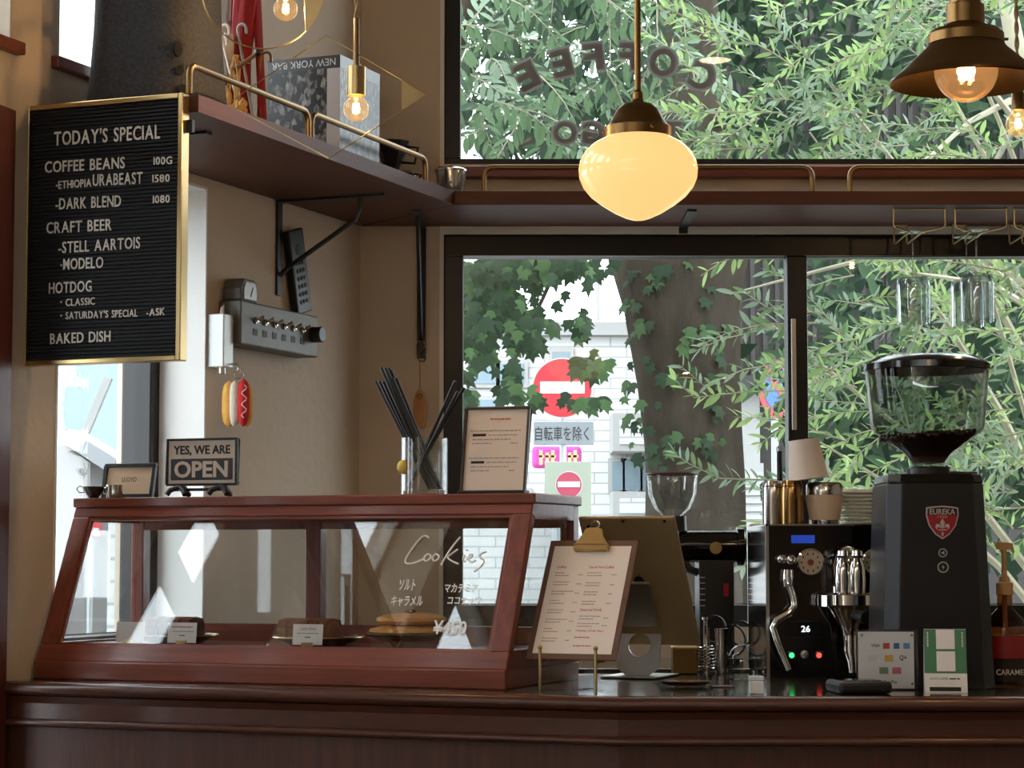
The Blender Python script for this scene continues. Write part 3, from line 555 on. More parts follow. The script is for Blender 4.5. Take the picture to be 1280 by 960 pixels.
# ================================================================ THINGS ON THE SIDE SHELF
ZSH = ZS1 + .0004
def onsh(px, a): return LW(a, LA(px, 120, a)[1], ZSH)
c = onsh(197, .19)
t = thing('felt_bin', 'tall charcoal felt bin with slotted handle on the shelf end', 'bin', c, RZ)
n = 40; prof = [(0, .0, 0), (1.0, 1.0, 0), (.97, .97, .03), (.93, .93, .09), (.885, .9, .18), (.86, .88, .30), (.84, .86, .36), (.80, .82, .36), (.80, .82, .34)]
vs = []; fs = []
for kx, ky, z in prof:
    for k in range(n):
        a = 2 * math.pi * k / n; cx = math.copysign(abs(math.cos(a)) ** .6, math.cos(a)); sy = math.copysign(abs(math.sin(a)) ** .6, math.sin(a)); vs.append((.138 * kx * cx, .125 * ky * sy, z))
for i in range(len(prof) - 1):
    for k in range(n): fs.append((i * n + k, i * n + (k + 1) % n, (i + 1) * n + (k + 1) % n, (i + 1) * n + k))
MB().add(vs, fs).build('felt_body', felt, t, True)
for z, x in ((.07, .111), (.03, .118), (.115, .107)): MB().prism([(.009 * math.cos(i * .5236), (.010 if z < .1 else .017) * math.sin(i * .5236)) for i in range(12)], -.002, .006, 'y', Matrix.Translation((x, -.098, z)) @ Matrix.Rotation(math.radians(42), 4, 'Z')).build('slot', blackm, t)
# wrapped canes, ribbon and wheat
c = onsh(308, .2)
t = thing('cane_bundle', 'bundle of white hooked canes with red and white cloth', 'ornament', c, RZ)
cw = mk('cane_white', rgb(206, 196, 186), .6, noise=.05, nscale=40); cred = mk('red_cloth', rgb(140, 28, 34), .85, noise=.2, nscale=30); cwh = mk('white_cloth', rgb(214, 206, 200), .85, noise=.06, nscale=30)
def cane(x0, y0, x1, y1, h, r, mat, hk=.018):
    p = [(x0, y0, 0.002), (x1, y1, h)]; d = 1 if x1 < x0 else 1
    for i in range(1, 8): a = math.pi * i / 7; p.append((x1 + hk * (1 - math.cos(a)), y1, h + hk * math.sin(a)))
    p.append((x1 + 2 * hk, y1, h - .012)); MB().tube(p, r, 8).build('cane', mat, t, True)
cane(.012, -.012, -.052, -.03, .262, .0044, cw, .0115); cane(.024, .01, -.022, -.004, .268, .0036, mk('cane_grey', rgb(150, 146, 142), .5, noise=.1, nscale=40), .011); cane(.012, .03, .02, .03, .205, .0034, brass_d, .013)
def cloth(nm, secs, mat, y):
    n = 7; vs = []; fs = []
    for x, hw_, z in secs: vs += [(x - hw_ + 2 * hw_ * q / (n - 1), y - .014 * math.sin(math.pi * q / (n - 1)) + .005 * math.sin(q * 2.4 + z * 30), z) for q in range(n)] + [(x - hw_ + 2 * hw_ * q / (n - 1), y + .008, z) for q in range(n - 1, -1, -1)]
    m_ = 2 * n
    for i in range(len(secs) - 1):
        for q in range(m_): fs.append((i * m_ + q, i * m_ + (q + 1) % m_, (i + 1) * m_ + (q + 1) % m_, (i + 1) * m_ + q))
    fs += [tuple(range(m_))[::-1], tuple((len(secs) - 1) * m_ + q for q in range(m_))]; MB().add(vs, fs).build(nm, mat, t, True)
mauve = mk('mauve_cloth', rgb(150, 118, 116), .9, noise=.1, nscale=20)
cloth('mauve_cloth', [(-.05, .016, .001), (-.06, .016, .12), (-.064, .014, .3), (-.062, .012, .42)], mauve, .045)
cloth('red_cloth', [(-.012, .008, .001), (-.022, .018, .11), (-.03, .026, .2), (-.022, .03, .29), (-.016, .03, .42)], cred, .02)
cloth('white_cloth', [(-.036, .002, .11), (-.048, .014, .15), (-.05, .014, .2), (-.046, .010, .26)], cwh, -.002)
cloth('red_hem', [(-.03, .002, .085), (-.042, .013, .128), (-.046, .015, .152)], cred, .0)
cloth('red_sash', [(.03, .004, .001), (.02, .008, .1), (.014, .006, .22), (-.004, .012, .42)], cred, .035)
wh = thing('dried_wheat', 'bunch of dried wheat hung upside down on the canes', 'dried wheat', c + EA * .005 - NB * .06 + Vector((0, 0, .035)), RZ)
straw_m = mk('dry_straw', rgb(196, 158, 98), .85, noise=.2, nscale=60); rw = random.Random(5)
m = MB()
for i in range(14): m.tube([(rw.uniform(-.006, .006), rw.uniform(-.004, .004), .16), (rw.uniform(-.014, .012), rw.uniform(-.006, .006), .13), (rw.uniform(-.035, .02), rw.uniform(-.012, .012), .06)], .0013, 4)
tag(m.build('stalks', straw_m, wh), kind='stuff')
m = MB()
for i in range(13):
    x, y, z = rw.uniform(-.04, .02), rw.uniform(-.014, .014), rw.uniform(.02, .09)
    for k in range(9): m.sphere(.0056, (x + rw.uniform(-.004, .004) - k * .0006, y + rw.uniform(-.003, .003), z - k * .0055), 5, 1.3)
tag(m.build('wheat_ears', straw_m, wh), kind='stuff')
MB().tube([(-.006, 0, .128), (.012, .002, .136), (.05, .006, .160)], [.007, .0055, .005], 8).build('tied_stem', mk('twig', rgb(110, 80, 56), .8, noise=.2, nscale=40), wh, True)
MB().sphere(.008, (.052, .006, .162), 8).build('stem_end', blackm, wh)
MB().tube([(0, .0, .145), (.002, .03, .15), (.004, .058, .152)], .002, 6).build('twine_tie', straw_m, wh)
MB().tube([(0, .0, -.034), (0, 0, .10)], .0022, 6).build('long_stalk', straw_m, wh)
# three books, upside down
bc = onsh(425, .33); cov_b = mk('book_dark', rgb(40, 42, 42), .35, noise=.3, nscale=20, coat=.2)
bkg = mk('book_photo', rgb(120, 116, 112), .4, noise=.0)
def photo(name, c0, c1, sc_):
    m = bpy.data.materials.new(name); m.use_nodes = True; nt = m.node_tree; N = nt.nodes; L = nt.links; p = N['Principled BSDF']; p.inputs['Roughness'].default_value = .35
    tc = N.new('ShaderNodeTexCoord'); mp = N.new('ShaderNodeMapping'); mp.inputs['Scale'].default_value = (1, 1, .6); t = N.new('ShaderNodeTexVoronoi'); t.inputs['Scale'].default_value = sc_; t2 = N.new('ShaderNodeTexNoise'); t2.inputs['Scale'].default_value = sc_ * 1.3; t2.inputs['Detail'].default_value = 8
    L.new(tc.outputs['Object'], mp.inputs[0]); L.new(mp.outputs[0], t.inputs[0]); L.new(mp.outputs[0], t2.inputs[0]); mu = N.new('ShaderNodeMath'); mu.operation = 'MULTIPLY'; L.new(t.outputs['Color'], mu.inputs[0]); L.new(t2.outputs['Fac'], mu.inputs[1])
    r = N.new('ShaderNodeValToRGB'); L.new(mu.outputs[0], r.inputs[0]); r.color_ramp.elements[0].position = .22; r.color_ramp.elements[1].position = .62; r.color_ramp.elements[0].color = c0; r.color_ramp.elements[1].color = c1; L.new(r.outputs[0], p.inputs['Base Color']); return m
ph1 = photo('book_cover_photo', rgb(16, 15, 16), rgb(150, 146, 140), 90); ph2 = photo('book_spine_photo', rgb(30, 42, 37), rgb(140, 138, 118), 80); pg = mk('page_edges', rgb(214, 204, 186), .8, noise=.12, nscale=90, stretch=(40, 1, 1))
bh = at(425, 68, bc.y).z - ZSH; bw_ = .192
y_ = 0
for i, (th_, lab) in enumerate(((.078, 'upside down city photo book with NEW YORK BAR on its cover'), (.066, 'thick green photo book standing between two books'), (.07, 'thick dark green photo book next to the black dripper'))):
    t = thing('book', lab, 'book', bc + NB * y_, RZ, 'books on the side shelf'); hh = bh - .002 * i
    MB().box(-bw_ + .003, -.003, .004, th_ - .004, .003, hh - .003).build('pages', pg, t)
    MB().box(-bw_, 0, 0, .003, 0, hh).build('front_cover', ph1, t); MB().box(-bw_, 0, th_ - .003, th_, 0, hh).build('back_cover', cov_b, t); MB().box(-.003, 0, .003, th_ - .003, 0, hh).build('spine', ph2, t)
    MB().box(-bw_, .0004, -.0004, th_ + .0001, hh - .030, hh - .0001).build('title_band', cov_b, t)
    MB().box(-.034, -.0001, -.0005, 0, .0, hh - .031).build('cover_margin', mk('cover_grey%d' % i, rgb(158, 156, 156), .4, noise=.04, nscale=9), t)
    if i == 0: text('NEW YORK BAR', mk('silver_print', rgb(176, 178, 178), .5, noise=.03, nscale=30), t, -bw_ + .012, -.012, hh - .024, hh - .007, -.0006, .001, 0, 'title', flip=True)
    y_ += th_ + .0006
# black dripper cup and jug behind the books
c = onsh(490, .18)
t = thing('black_dripper', 'black angular dripper cup on the shelf after the books', 'dripper', c, RZ)
MB().lathe([(0, .0), (.03, .0), (.03, .006), (.012, .012), (.016, .07), (.05, .15), (.047, .15), (.012, .072), (0, .07)], 10).build('cone', blackm, t, False); MB().tube([(.044, 0, .135), (.076, 0, .13), (.066, 0, .09), (.028, 0, .095)], .004, 8).build('handle', blackm, t, True)
c = onsh(507, .30)
t = thing('black_jug', 'small rounded black jug at the shelf end', 'jug', c, RZ); MB().lathe([(0, 0), (.022, 0), (.03, .012), (.026, .03), (.014, .038), (.012, .038), (.024, .029), (.027, .013), (0, .004)], 20).build('bowl', blackg, t, True); MB().tube([(.026, 0, .03), (.045, 0, .024), (.03, 0, .01)], .003, 8).build('handle', blackg, t, True)
# steel phin filter on the corner
pp = at(564, 236, 5.75)
t = thing('coffee_filter', 'small steel drip coffee filter with lid at the shelf corner', 'coffee filter', (pp.x, 5.75, ZSH))
MB().lathe([(0, 0), (.04, .0), (.054, .004), (.054, .0055), (.036, .006), (0, .006)], 32).build('saucer', steel, t, True); MB().lathe([(0, .006), (.033, .006), (.035, .01), (.040, .064), (.039, .064), (.034, .012), (0, .011)], 32).build('chamber', steel, t, True); MB().lathe([(0, .079), (.018, .078), (.036, .073), (.043, .069), (.043, .0645), (0, .066)], 32).build('lid', steel, t, True); MB().sphere(.0025, (0, -.0375, .032), 8).build('rivet', iron, t)

# ================================================================ PENDANT LAMPS
fil = emis('hot_filament', (1, .62, .25, 1), 55)
def bulb(t, r, zc, neck=True, watts=3):
    """clear globe bulb hanging down: centre zc, radius r"""
    MB().lathe([(r * .32, r * 1.45), (r * .36, r * 1.15), (r * .62, r * .8)] + [(r * math.sin(math.radians(a)), r * math.cos(math.radians(a))) for a in range(52, 181, 8)], 28, (0, 0, zc)).build('bulb_glass', bulbgl, t, True)
    m = MB()
    for k in range(4):
        a = k * math.pi / 2 + .4; x, y = r * .22 * math.cos(a), r * .22 * math.sin(a); m.tube([(x * .8, y * .8, zc + r * .45), (x, y, zc - r * .3)], r * .06, 6)
    m.build('filament', fil, t)
    MB().tube([(0, 0, zc + r * 1.3), (0, 0, zc + r * .5)], r * .1, 8).build('glass_stem', bulbgl, t)
    l = bpy.data.lights.new('bulb_light', 'POINT'); l.energy = watts; l.color = (1, .72, .42); l.shadow_soft_size = r * .3; o = bpy.data.objects.new('bulb_light', l); col.objects.link(o); o.parent = t; o.location = (0, 0, zc)
def cord(t, z0, z1, mat, tw=True, r=.0035):
    m = MB(); n = int((z1 - z0) / .006)
    for ph in (0, math.pi): m.tube([(r * .8 * math.cos(ph + i * .55), r * .8 * math.sin(ph + i * .55), z0 + (z1 - z0) * i / n) for i in range(n + 1)], r * .8, 5)
    m.build('twisted_cord', mat, t, True); MB().lathe([(0, z1 - .03), (.02, z1 - .03), (.05, z1 - .006), (.05, z1), (0, z1)], 24).build('ceiling_rose', brass, t, True)
cordm = mk('gold_cord', rgb(168, 136, 92), .7, noise=.2, nscale=80)
# milk glass pendant
Yp = 4.07; s = Yp / F_PX * 1.005; P0 = at(798, 276, Yp)
t = thing('pendant_lamp', 'glowing milk glass pendant lamp with brass cap and rod', 'lamp', P0)
def zpx(y, y0=276): return (y0 - y) * s
opal = bpy.data.materials.new('opal_glass'); opal.use_nodes = True; N = opal.node_tree.nodes; p = N['Principled BSDF']; p.inputs['Base Color'].default_value = (.35, .27, .16, 1); p.inputs['Roughness'].default_value = .12; p.inputs['Emission Color'].default_value = (1, .62, .22, 1); p.inputs['Emission Strength'].default_value = .93
MB().lathe([(r * s, zpx(y)) for r, y in ((0, 276), (8, 275), (16, 272.5), (30, 266), (46, 256), (60, 245), (69, 234), (74, 222), (75, 211), (73, 200), (67, 189), (57, 179), (46, 173), (41, 170))], 48).build('globe', opal, t, True)
MB().lathe([(r * s, zpx(y)) for r, y in ((0, 122), (7, 122), (9, 126), (20, 129), (27, 136), (33, 148), (38, 155), (42, 158), (42, 172), (40, 172), (40, 160), (0, 150))], 40).build('cap', brass_d, t, True)
for k in range(3): MB().sphere(3 * s, (42.5 * s * math.cos(k * 2.09 - 1.2), 42.5 * s * math.sin(k * 2.09 - 1.2), zpx(163)), 10).build('thumb_screw', brass_d, t, True)
MB().lathe([(0, zpx(122)), (6.5 * s, zpx(122)), (6.5 * s, zpx(113)), (4 * s, zpx(110)), (4 * s, 3.4 - P0.z), (0, 3.4 - P0.z)], 16).build('rod', brass_d, t, True)
MB().lathe([(0, 3.4 - P0.z - .03), (.03, 3.4 - P0.z - .03), (.06, 3.4 - P0.z), (0, 3.4 - P0.z)], 24).build('ceiling_rose', brass_d, t, True)
# metal shade pendant
Yp = 3.35; s = Yp / F_PX; P0 = at(1208, 112, Yp)
t = thing('shade_pendant', 'bronze metal shade pendant lamp with large clear bulb', 'lamp', P0)
def zq(y): return (112 - y) * s
MB().lathe([(r * s, zq(y)) for r, y in ((47, 54), (52, 60), (74, 80), (86, 92), (95, 99), (97, 103), (95, 104), (84, 95), (72, 84), (50, 63), (46, 58))], 48).build('shade', brass_d, t, True)
MB().lathe([(r * s, zq(y)) for r, y in ((0, 54), (48, 54), (48, 42), (42, 36), (30, 32), (24, 28), (24, 4), (20, 2), (20, -24), (10, -28), (0, -28))], 36).build('cap', brass_d, t, True)
MB().tube([(48 * s, 0, zq(47)), (54 * s, 0, zq(47))], 2 * s, 8).build('thumb_screw', brass_d, t)
for k in range(6): MB().tube([(-50 * s, -8 * s, zq(62)), (-60 * s, -10 * s, zq(72))], .6 * s, 5).build('seam', brass, t) if k == 0 else None
bulb(t, 40 * s, zq(88), watts=8); MB().cyl(15 * s, zq(54), zq(28), 16).build('socket', brass, t, True); cord(t, zq(-28), 3.4 - P0.z, mk('dark_cord', rgb(90, 70, 52), .8, noise=.2, nscale=80))
# diamond wire pendant
Yp = 4.38; s = Yp / F_PX; P0 = at(445, 152, Yp)
t = thing('wire_pendant', 'brass pendant bulb with diamond shaped wire frame', 'lamp', P0)
def q3(px, py, dy=0): p = at(px, py, Yp + dy); return p - P0
bulb(t, 16.5 * s, (152 - 136) * s, watts=4.5)
MB().lathe([(0, (152 - 82) * s), (12 * s, (152 - 82) * s), (12 * s, (152 - 119) * s), (10 * s, (152 - 119) * s), (10 * s, (152 - 113) * s), (0, (152 - 113) * s)], 28).build('socket', brass_b, t, True)
MB().lathe([(0, (152 - 82) * s), (4 * s, (152 - 82) * s), (3.6 * s, (152 - 19) * s), (0, (152 - 19) * s)], 16).build('rod', brass, t, True); cord(t, (152 - 19) * s, 3.4 - P0.z, cordm)
MB().tube([q3(408, 44, -.0), q3(533, 118), q3(411, 198, -.03), q3(284, 130, -.03)], 1.0 * s, 8, True).build('wire_frame', brass_b, t)
a, b, c = q3(533, 118), q3(502, 100), q3(502, 137, -.004); MB().add([a, b, c, a + Vector((0, .002, 0)), b + Vector((0, .002, 0)), c + Vector((0, .002, 0))], [(0, 1, 2), (3, 5, 4), (0, 3, 4, 1), (1, 4, 5, 2), (2, 5, 3, 0)]).build('corner_plate', brass_b, t)
# ring wire pendant
Yp = 4.5; s = Yp / F_PX; P0 = at(357, 27, Yp)
t = thing('wire_pendant', 'brass pendant bulb with round wire ring beside the felt bin', 'lamp', P0)
bulb(t, 15.5 * s, 16 * s, watts=4.5)
MB().cyl(12 * s, 37 * s, 72 * s, 24).build('socket', brass_b, t, True); MB().cyl(3.8 * s, 72 * s, 132 * s, 14).build('rod', brass, t, True); cord(t, 132 * s, 3.4 - P0.z, cordm)
cx, cz, rr = 329, -16, 77; ch = 54
pts = [q3(cx + rr * math.cos(a), cz + rr * math.sin(a)) for a in [math.radians(d) for d in range(46, 315, 6)]]
MB().tube(pts, 1.0 * s, 8, True).build('wire_ring', brass_b, t)
arc = [q3(cx + rr * math.cos(a), cz + rr * math.sin(a)) for a in [math.radians(d) for d in range(-45, 47, 9)]]
MB().add(arc + [p + Vector((0, .002, 0)) for p in arc], [tuple(range(len(arc))), tuple(range(len(arc), 2 * len(arc)))]).build('segment_plate', brass_b, t)
# bare bulb pendant at the right
Yp = 4.88; s = Yp / F_PX; P0 = at(1273, 171, Yp)
t = thing('bulb_pendant', 'bare bulb in brass socket on twisted cord by the stemware', 'lamp', P0)
bulb(t, 16 * s, 16 * s, watts=4.5); MB().lathe([(0, 62 * s), (4 * s, 62 * s), (8 * s, 56 * s), (8 * s, 34 * s), (0, 34 * s)], 20).build('socket', brass_d, t, True); cord(t, 62 * s, 3.4 - P0.z, cordm)
# recessed ceiling light, mirrored in the upper window
warm = emis('warm_diffuser', (1, .78, .52, 1), 14)
for x, y in ((.88, 2.6), (-.6, .8)):
    t = thing('ceiling_downlight', 'round recessed warm ceiling downlight', 'downlight', (x, y, 3.4), group='ceiling downlights')
    MB().lathe([(.07, 0), (.09, 0), (.09, -.008), (.07, -.008)], 28).build('trim_ring', white_paint, t, True); MB().cyl(.07, -.005, -.001, 28).build('diffuser', warm, t)

# ================================================================ STEMWARE UNDER THE BACK SHELF
def rack(px, n):
    x = at(px, 262, 5.70).x; t = thing('stemware_rack', 'brass wire stemware rack under the shelf, %s' % n, 'glass rack', (x, 5.70, ZS0 - .0005), group='wire stemware racks')
    for sgn in (-1, 1): MB().tube([(sgn * .066, .0, 0), (sgn * .066, 0, -.045), (sgn * .060, .006, -.05), (sgn * .017, .05, -.055), (sgn * .017, .27, -.055), (sgn * .017, .28, -.05), (sgn * .017, .28, 0)], .0024, 8).build('wire_rail', brass_b, t, True)
    MB().tube([(-.066, 0, -.003), (.066, 0, -.003)], .0022, 8).build('cross_wire', brass_b, t, True); MB().tube([(-.017, .28, -.003), (.017, .28, -.003)], .0022, 8).build('cross_wire', brass_b, t, True); return x
x1 = rack(1149, 'holding one glass'); x2 = rack(1226, 'holding two glasses'); rack(1300, 'without any glass')
def stem(x, y, lab):
    t = thing('stem_glass', lab, 'glass', (x, y, ZS0 - .0505), group='stem glasses hanging under the shelf')
    MB().lathe([(0, .0035), (.036, .001), (.036, 0), (.006, -.004), (.0035, -.02), (.0035, -.095), (.006, -.108), (.035, -.115), (.041, -.122), (.043, -.14), (.043, -.238), (.0418, -.238), (.0418, -.14), (.039, -.124), (.03, -.119), (0, -.117)], 32).build('glass_body', gl_s, t, True)
stem(x1 - .0, 5.80, 'clear straight stem glass hanging alone in its rack'); stem(x2, 5.765, 'clear straight stem glass hanging in front of another in rack'); stem(x2, 5.89, 'clear straight stem glass hanging behind another in rack')
# ================================================================ THINGS ON THE BAR
ZC = 1.0004
def ctr_at(px, py): p = on(px, py, 1.0); p.z = ZC; return p
# ---- menu clipboard on its stand
c0 = ctr_at(713, 862); c0 = Vector((c0.x, c0.y, ZC))
st = thing('clipboard_stand', 'clear acrylic stand with two brass pins under the menu', 'stand', c0, RZ)
sp = c0.y / F_PX
for px in (677, 748):
    x = (px - 713) * sp / math.cos(TH) * .96
    m = MB(); m.tube([(x, -.012, 0), (x, -.012, .076)], .0032, 10); m.sphere(.0048, (x, -.012, .078), 10); m.build('brass_pin', brass_b, st, True)
    MB().tube([(x, -.012, .052), (x, .03, .052)], .0028, 8).build('ledge_pin', brass_b, st)
MB().box(.012, .036, -.03, .045, 0, .028).build('acrylic_foot', acryl, st, bevel=.002); MB().box(.014, .034, .032, .037, .028, .082).build('acrylic_upright', acryl, st)
MB().box(-.06, .07, -.022, -.006, 0, .004).build('base_bar', acryl, st)
cb = thing('clipboard_menu', 'brown clipboard with printed drinks menu and brass clip', 'clipboard', c0 + NB * .0 + Vector((0, 0, .0556)), RZ)
ln = math.radians(31); bw2, bh2 = .182, .262
cbm = mk('brown_board', rgb(104, 74, 58), .55, noise=.15, nscale=60)
B = MB().box(-bw2 / 2, bw2 / 2, 0, .004, 0, bh2).build('board', cbm, cb, bevel=.002, rot=(-ln, 0, 0))
pb = MB().box(-bw2 / 2 + .012, bw2 / 2 - .012, -.001, -.0002, .012, bh2 - .014).build('menu_sheet', mk('menu_paper', rgb(238, 226, 214), .75, noise=.02, nscale=12), B)
W2 = bw2 / 2 - .012
for s_, x0, x1, z in (('Coffee', -.066, -.046, .198), ('Tea & Non-Coffee', .0, .052, .198), ('Seasonal Drink', .0, .044, .104), ('Holiday (Only Sat.)', .0, .055, .058)): text(s_, ink_r, pb, x0, x1, z, z + .0058, -.0012, .003, .01)
rw_ = []
for i in range(8): z = .187 - i * .0205; rw_ += [(-.066, -.066 + .02 + .012 * (i % 3), z), (-.066, -.036, z - .006), (-.018, -.009, z - .004)]
for z in (.187, .165, .145, .124): rw_ += [(.0, .03, z), (.0, .024 + (z * 100 % 2) * .01, z - .006), (.05, .06, z - .004)]
for z in (.092, .076): rw_ += [(0, .044, z), (0, .03, z - .006), (.05, .06, z - .004)]
strips(pb, ink_g, rw_, -.0012, .0016)
strips(pb, ink_r, [(0, .03, .046), (0, .036, .028)], -.0012, .0018)
cl = MB(); cl.box(-.036, .036, -.014, .0, bh2 - .028, bh2 - .014); cl.build('clip_jaw', brass_b, B, bevel=.003)
MB().prism([(-.034, bh2 - .018), (.034, bh2 - .018), (.022, bh2 + .002), (.018, bh2 + .016), (.010, bh2 + .02), (-.010, bh2 + .02), (-.018, bh2 + .016), (-.022, bh2 + .002)], -.016, -.010, 'y').build('clip_plate', brass_b, B, bevel=.002)
MB().tube([(.009 * math.cos(a), -.013, bh2 + .027 + .009 * math.sin(a)) for a in [math.radians(d) for d in range(-50, 231, 20)]], .0022, 8).build('clip_loop', chrome, B, True)
# ---- tablet till seen from behind
gold = mk('champagne_aluminium', rgb(176, 152, 110), .4, .45, noise=.04, nscale=30)
cR = at(876, 806, 4.64)
tab = thing('tablet_till', 'large tablet till on a silver stand, seen from behind', 'tablet', Vector((cR.x, cR.y, ZC)), RZ)
TW, THh = .205, .312; tl = math.radians(33); zb = cR.z - ZC
TM = Matrix.Translation((0, 0, zb)) @ Matrix.Rotation(tl, 4, 'X')
T_ = MB().box(-TW, 0, -.004, .004, 0, THh, TM).build('tablet_body', gold, tab, bevel=.003)
MB().box(-TW + .008, -.008, .004, .0046, .008, THh - .008, TM).build('screen', blackg, tab)
for x in (-.022, -.11): MB().cyl(.003, 0, .0006, 12, M=TM @ Matrix.Translation((x, -.004, THh - .009)) @ Matrix.Rotation(math.pi / 2, 4, 'X')).build('microphone_hole', blackg, tab)
m = MB(); m.cyl(.005, 0, .0006, 14, M=TM @ Matrix.Translation((-TW + .02, -.004, THh - .022)) @ Matrix.Rotation(math.pi / 2, 4, 'X')); m.build('camera_hole', blackg, tab)
mlogo = MB(); mlogo.prism([(.010 * math.cos(a) * (1 + .1 * math.cos(2 * a)), .011 * math.sin(a)) for a in [i * .4488 for i in range(14)]], -.0006, 0, 'y', TM @ Matrix.Translation((-TW / 2, -.0041, .16)))
mlogo.prism([(.0, .013), (.006, .02), (.002, .013)], -.0006, 0, 'y', TM @ Matrix.Translation((-TW / 2, -.0041, .16))); mlogo.build('back_emblem', blackg, tab)
sx = -.125
MB().box(sx - .06, sx + .06, -.10, .06, 0, .005).build('stand_base', alu, tab, bevel=.003)
m = MB(); nn = 16; hr = .024; cxh, czh = 0, .062; ww = .046; hh = .125
outer = [(-ww, 0), (ww, 0), (ww, hh), (-ww, hh)]
# upright sheet with a round cable hole
rim = [(cxh + hr * math.cos(2 * math.pi * k / nn), czh + hr * math.sin(2 * math.pi * k / nn)) for k in range(nn)]
def sq(a):
    c, s = math.cos(a), math.sin(a); k_ = min(ww / abs(c) if abs(c) > 1e-6 else 9, ((hh - czh) if s > 0 else czh) / abs(s) if abs(s) > 1e-6 else 9); return (cxh + c * k_, czh + s * k_)
out = [sq(2 * math.pi * k / nn) for k in range(nn)]; vs = []
for y in (-.0, .004): vs += [(p[0] + sx, y - .04 + (p[1]) * .25, p[1] + .004) for p in rim] + [(p[0] + sx, y - .04 + p[1] * .25, p[1] + .004) for p in out]
fs = []
for k in range(nn):
    j = (k + 1) % nn; fs += [(k, j, nn + j, nn + k), (2 * nn + j, 2 * nn + k, 3 * nn + k, 3 * nn + j), (k, 2 * nn + k, 2 * nn + j, j), (nn + k, nn + j, 3 * nn + j, 3 * nn + k)]
MB().add(vs, fs).build('stand_upright', alu, tab)
MB().box(sx - .046, sx + .046, -.012, -.0045, .05, .16, TM).build('stand_cradle', alu, tab, bevel=.004)
# brass tin, coil, steel slab, glass dome, cable loop
def cat_at(px, py): return ctr_at(px, py)
c = ctr_at(857, 843); k = c.y / F_PX
t = thing('brass_tin', 'small square brass tin behind the tablet till', 'tin', c); MB().box(-16 * k, 16 * k, 0, .05, 0, 33 * k).build('tin_body', brass, t, bevel=.003); MB().box(-16.5 * k, 16.5 * k, -.001, .051, 30 * k, 34 * k).build('lid', brass_b, t, bevel=.002)
c = ctr_at(885, 843); k = c.y / F_PX
t = thing('spring_strainer', 'coiled steel spring strainer standing by the brass tin', 'strainer', c + Vector((0, .03, 0)))
MB().tube([(10 * k * math.cos(i * .5), 10 * k * math.sin(i * .5), .003 + i * .00055) for i in range(100)], .0022, 6).build('spring', chrome, t, True); MB().lathe([(0, 0), (4 * k, 0), (4 * k, 66 * k), (6 * k, 67 * k), (6 * k, 70 * k), (0, 70 * k)], 16).build('post', chrome, t, True)
c = ctr_at(904, 843); k = c.y / F_PX
t = thing('steel_jigger', 'tall narrow steel measure next to the glass dome', 'jigger', c + Vector((0, .03, 0))); MB().lathe([(0, 0), (8 * k, 0), (9 * k, 4 * k), (7 * k, 30 * k), (9 * k, 56 * k), (8 * k, 56 * k), (6 * k, 30 * k), (0, 28 * k)], 20).build('measure', steel, t, True)
c = ctr_at(930, 843); k = c.y / F_PX
t = thing('glass_dome', 'upturned clear round glass on the bar by the espresso machine', 'glass', c + Vector((0, .03, 0))); MB().lathe([(19 * k, .0), (20 * k, 8 * k), (18.5 * k, 20 * k), (13 * k, 31 * k), (5 * k, 36 * k), (0, 37 * k)], 28).build('bowl', gl_w, t, True); MB().lathe([(0, 37 * k), (3 * k, 38 * k), (3 * k, 42 * k), (0, 43 * k)], 12).build('knob', gl_w, t, True)
c = ctr_at(912, 838)
t = thing('cable_loop', 'black cable coiled in loops behind the glass dome', 'cable', c + Vector((0, .14, 0)))
for dx, r_, z_ in ((-.02, .026, .085), (.02, .03, .06), (.04, .024, .075)): MB().tube([(dx + r_ * math.cos(a), .01 * math.sin(2 * a), z_ + r_ * 1.15 * math.sin(a)) for a in [i * .35 for i in range(18)]], .0028, 6, True).build('cable_turn', blackm, t, True)
MB().tube([(0, 0, .0), (0, 0, .04)], .004, 8).build('cable_tie', blackm, t)
# coin tray and acrylic blocks
c = ctr_at(857, 858)
t = thing('coin_tray', 'oval hammered brass coin tray lying on the bar', 'tray', c); m = MB(); n = 40; vs = []; fs = []
for r_, z_ in ((.03, .002), (.042, .004), (.049, .010), (.047, .010), (.04, .0055), (.0005, .0035)):
    for i in range(n): a = 2 * math.pi * i / n; w_ = 1 + .03 * math.cos(a * 20) * (r_ > .045); vs.append((r_ * w_ * math.cos(a), r_ * .8 * w_ * math.sin(a), z_))
for i in range(5):
    for q in range(n): fs.append((i * n + q, i * n + (q + 1) % n, (i + 1) * n + (q + 1) % n, (i + 1) * n + q))
fs.append(tuple(range(n))[::-1]); m.add(vs, fs).build('dish', brass, t, True)
c = ctr_at(903, 859); t = tag(MB().box(-.02, .02, -.012, .012, 0, .0025).build('wooden_coaster', w_ctr, loc=c, rz=.2, bevel=.001), 'thin dark wooden coaster beside the coin tray', 'coaster')
for px, w_, h_, mt, lab in ((925, 11, 24, acryl, 'small clear acrylic block on the bar edge'), (946, 9, 22, mk('frosted_white', rgb(228, 234, 240), .3, noise=.03, nscale=20), 'small frosted white acrylic block on the bar edge')):
    c = ctr_at(px, 868); k = c.y / F_PX; t = thing('acrylic_block', lab, 'block', c); MB().box(-w_ * k, w_ * k, 0, .02, 0, h_ * k * .75).build('block_body', mt, t, bevel=.0015); MB().box(-w_ * k, w_ * k, 0, .02, h_ * k * .78, h_ * k).build('block_top', mt, t, bevel=.001)

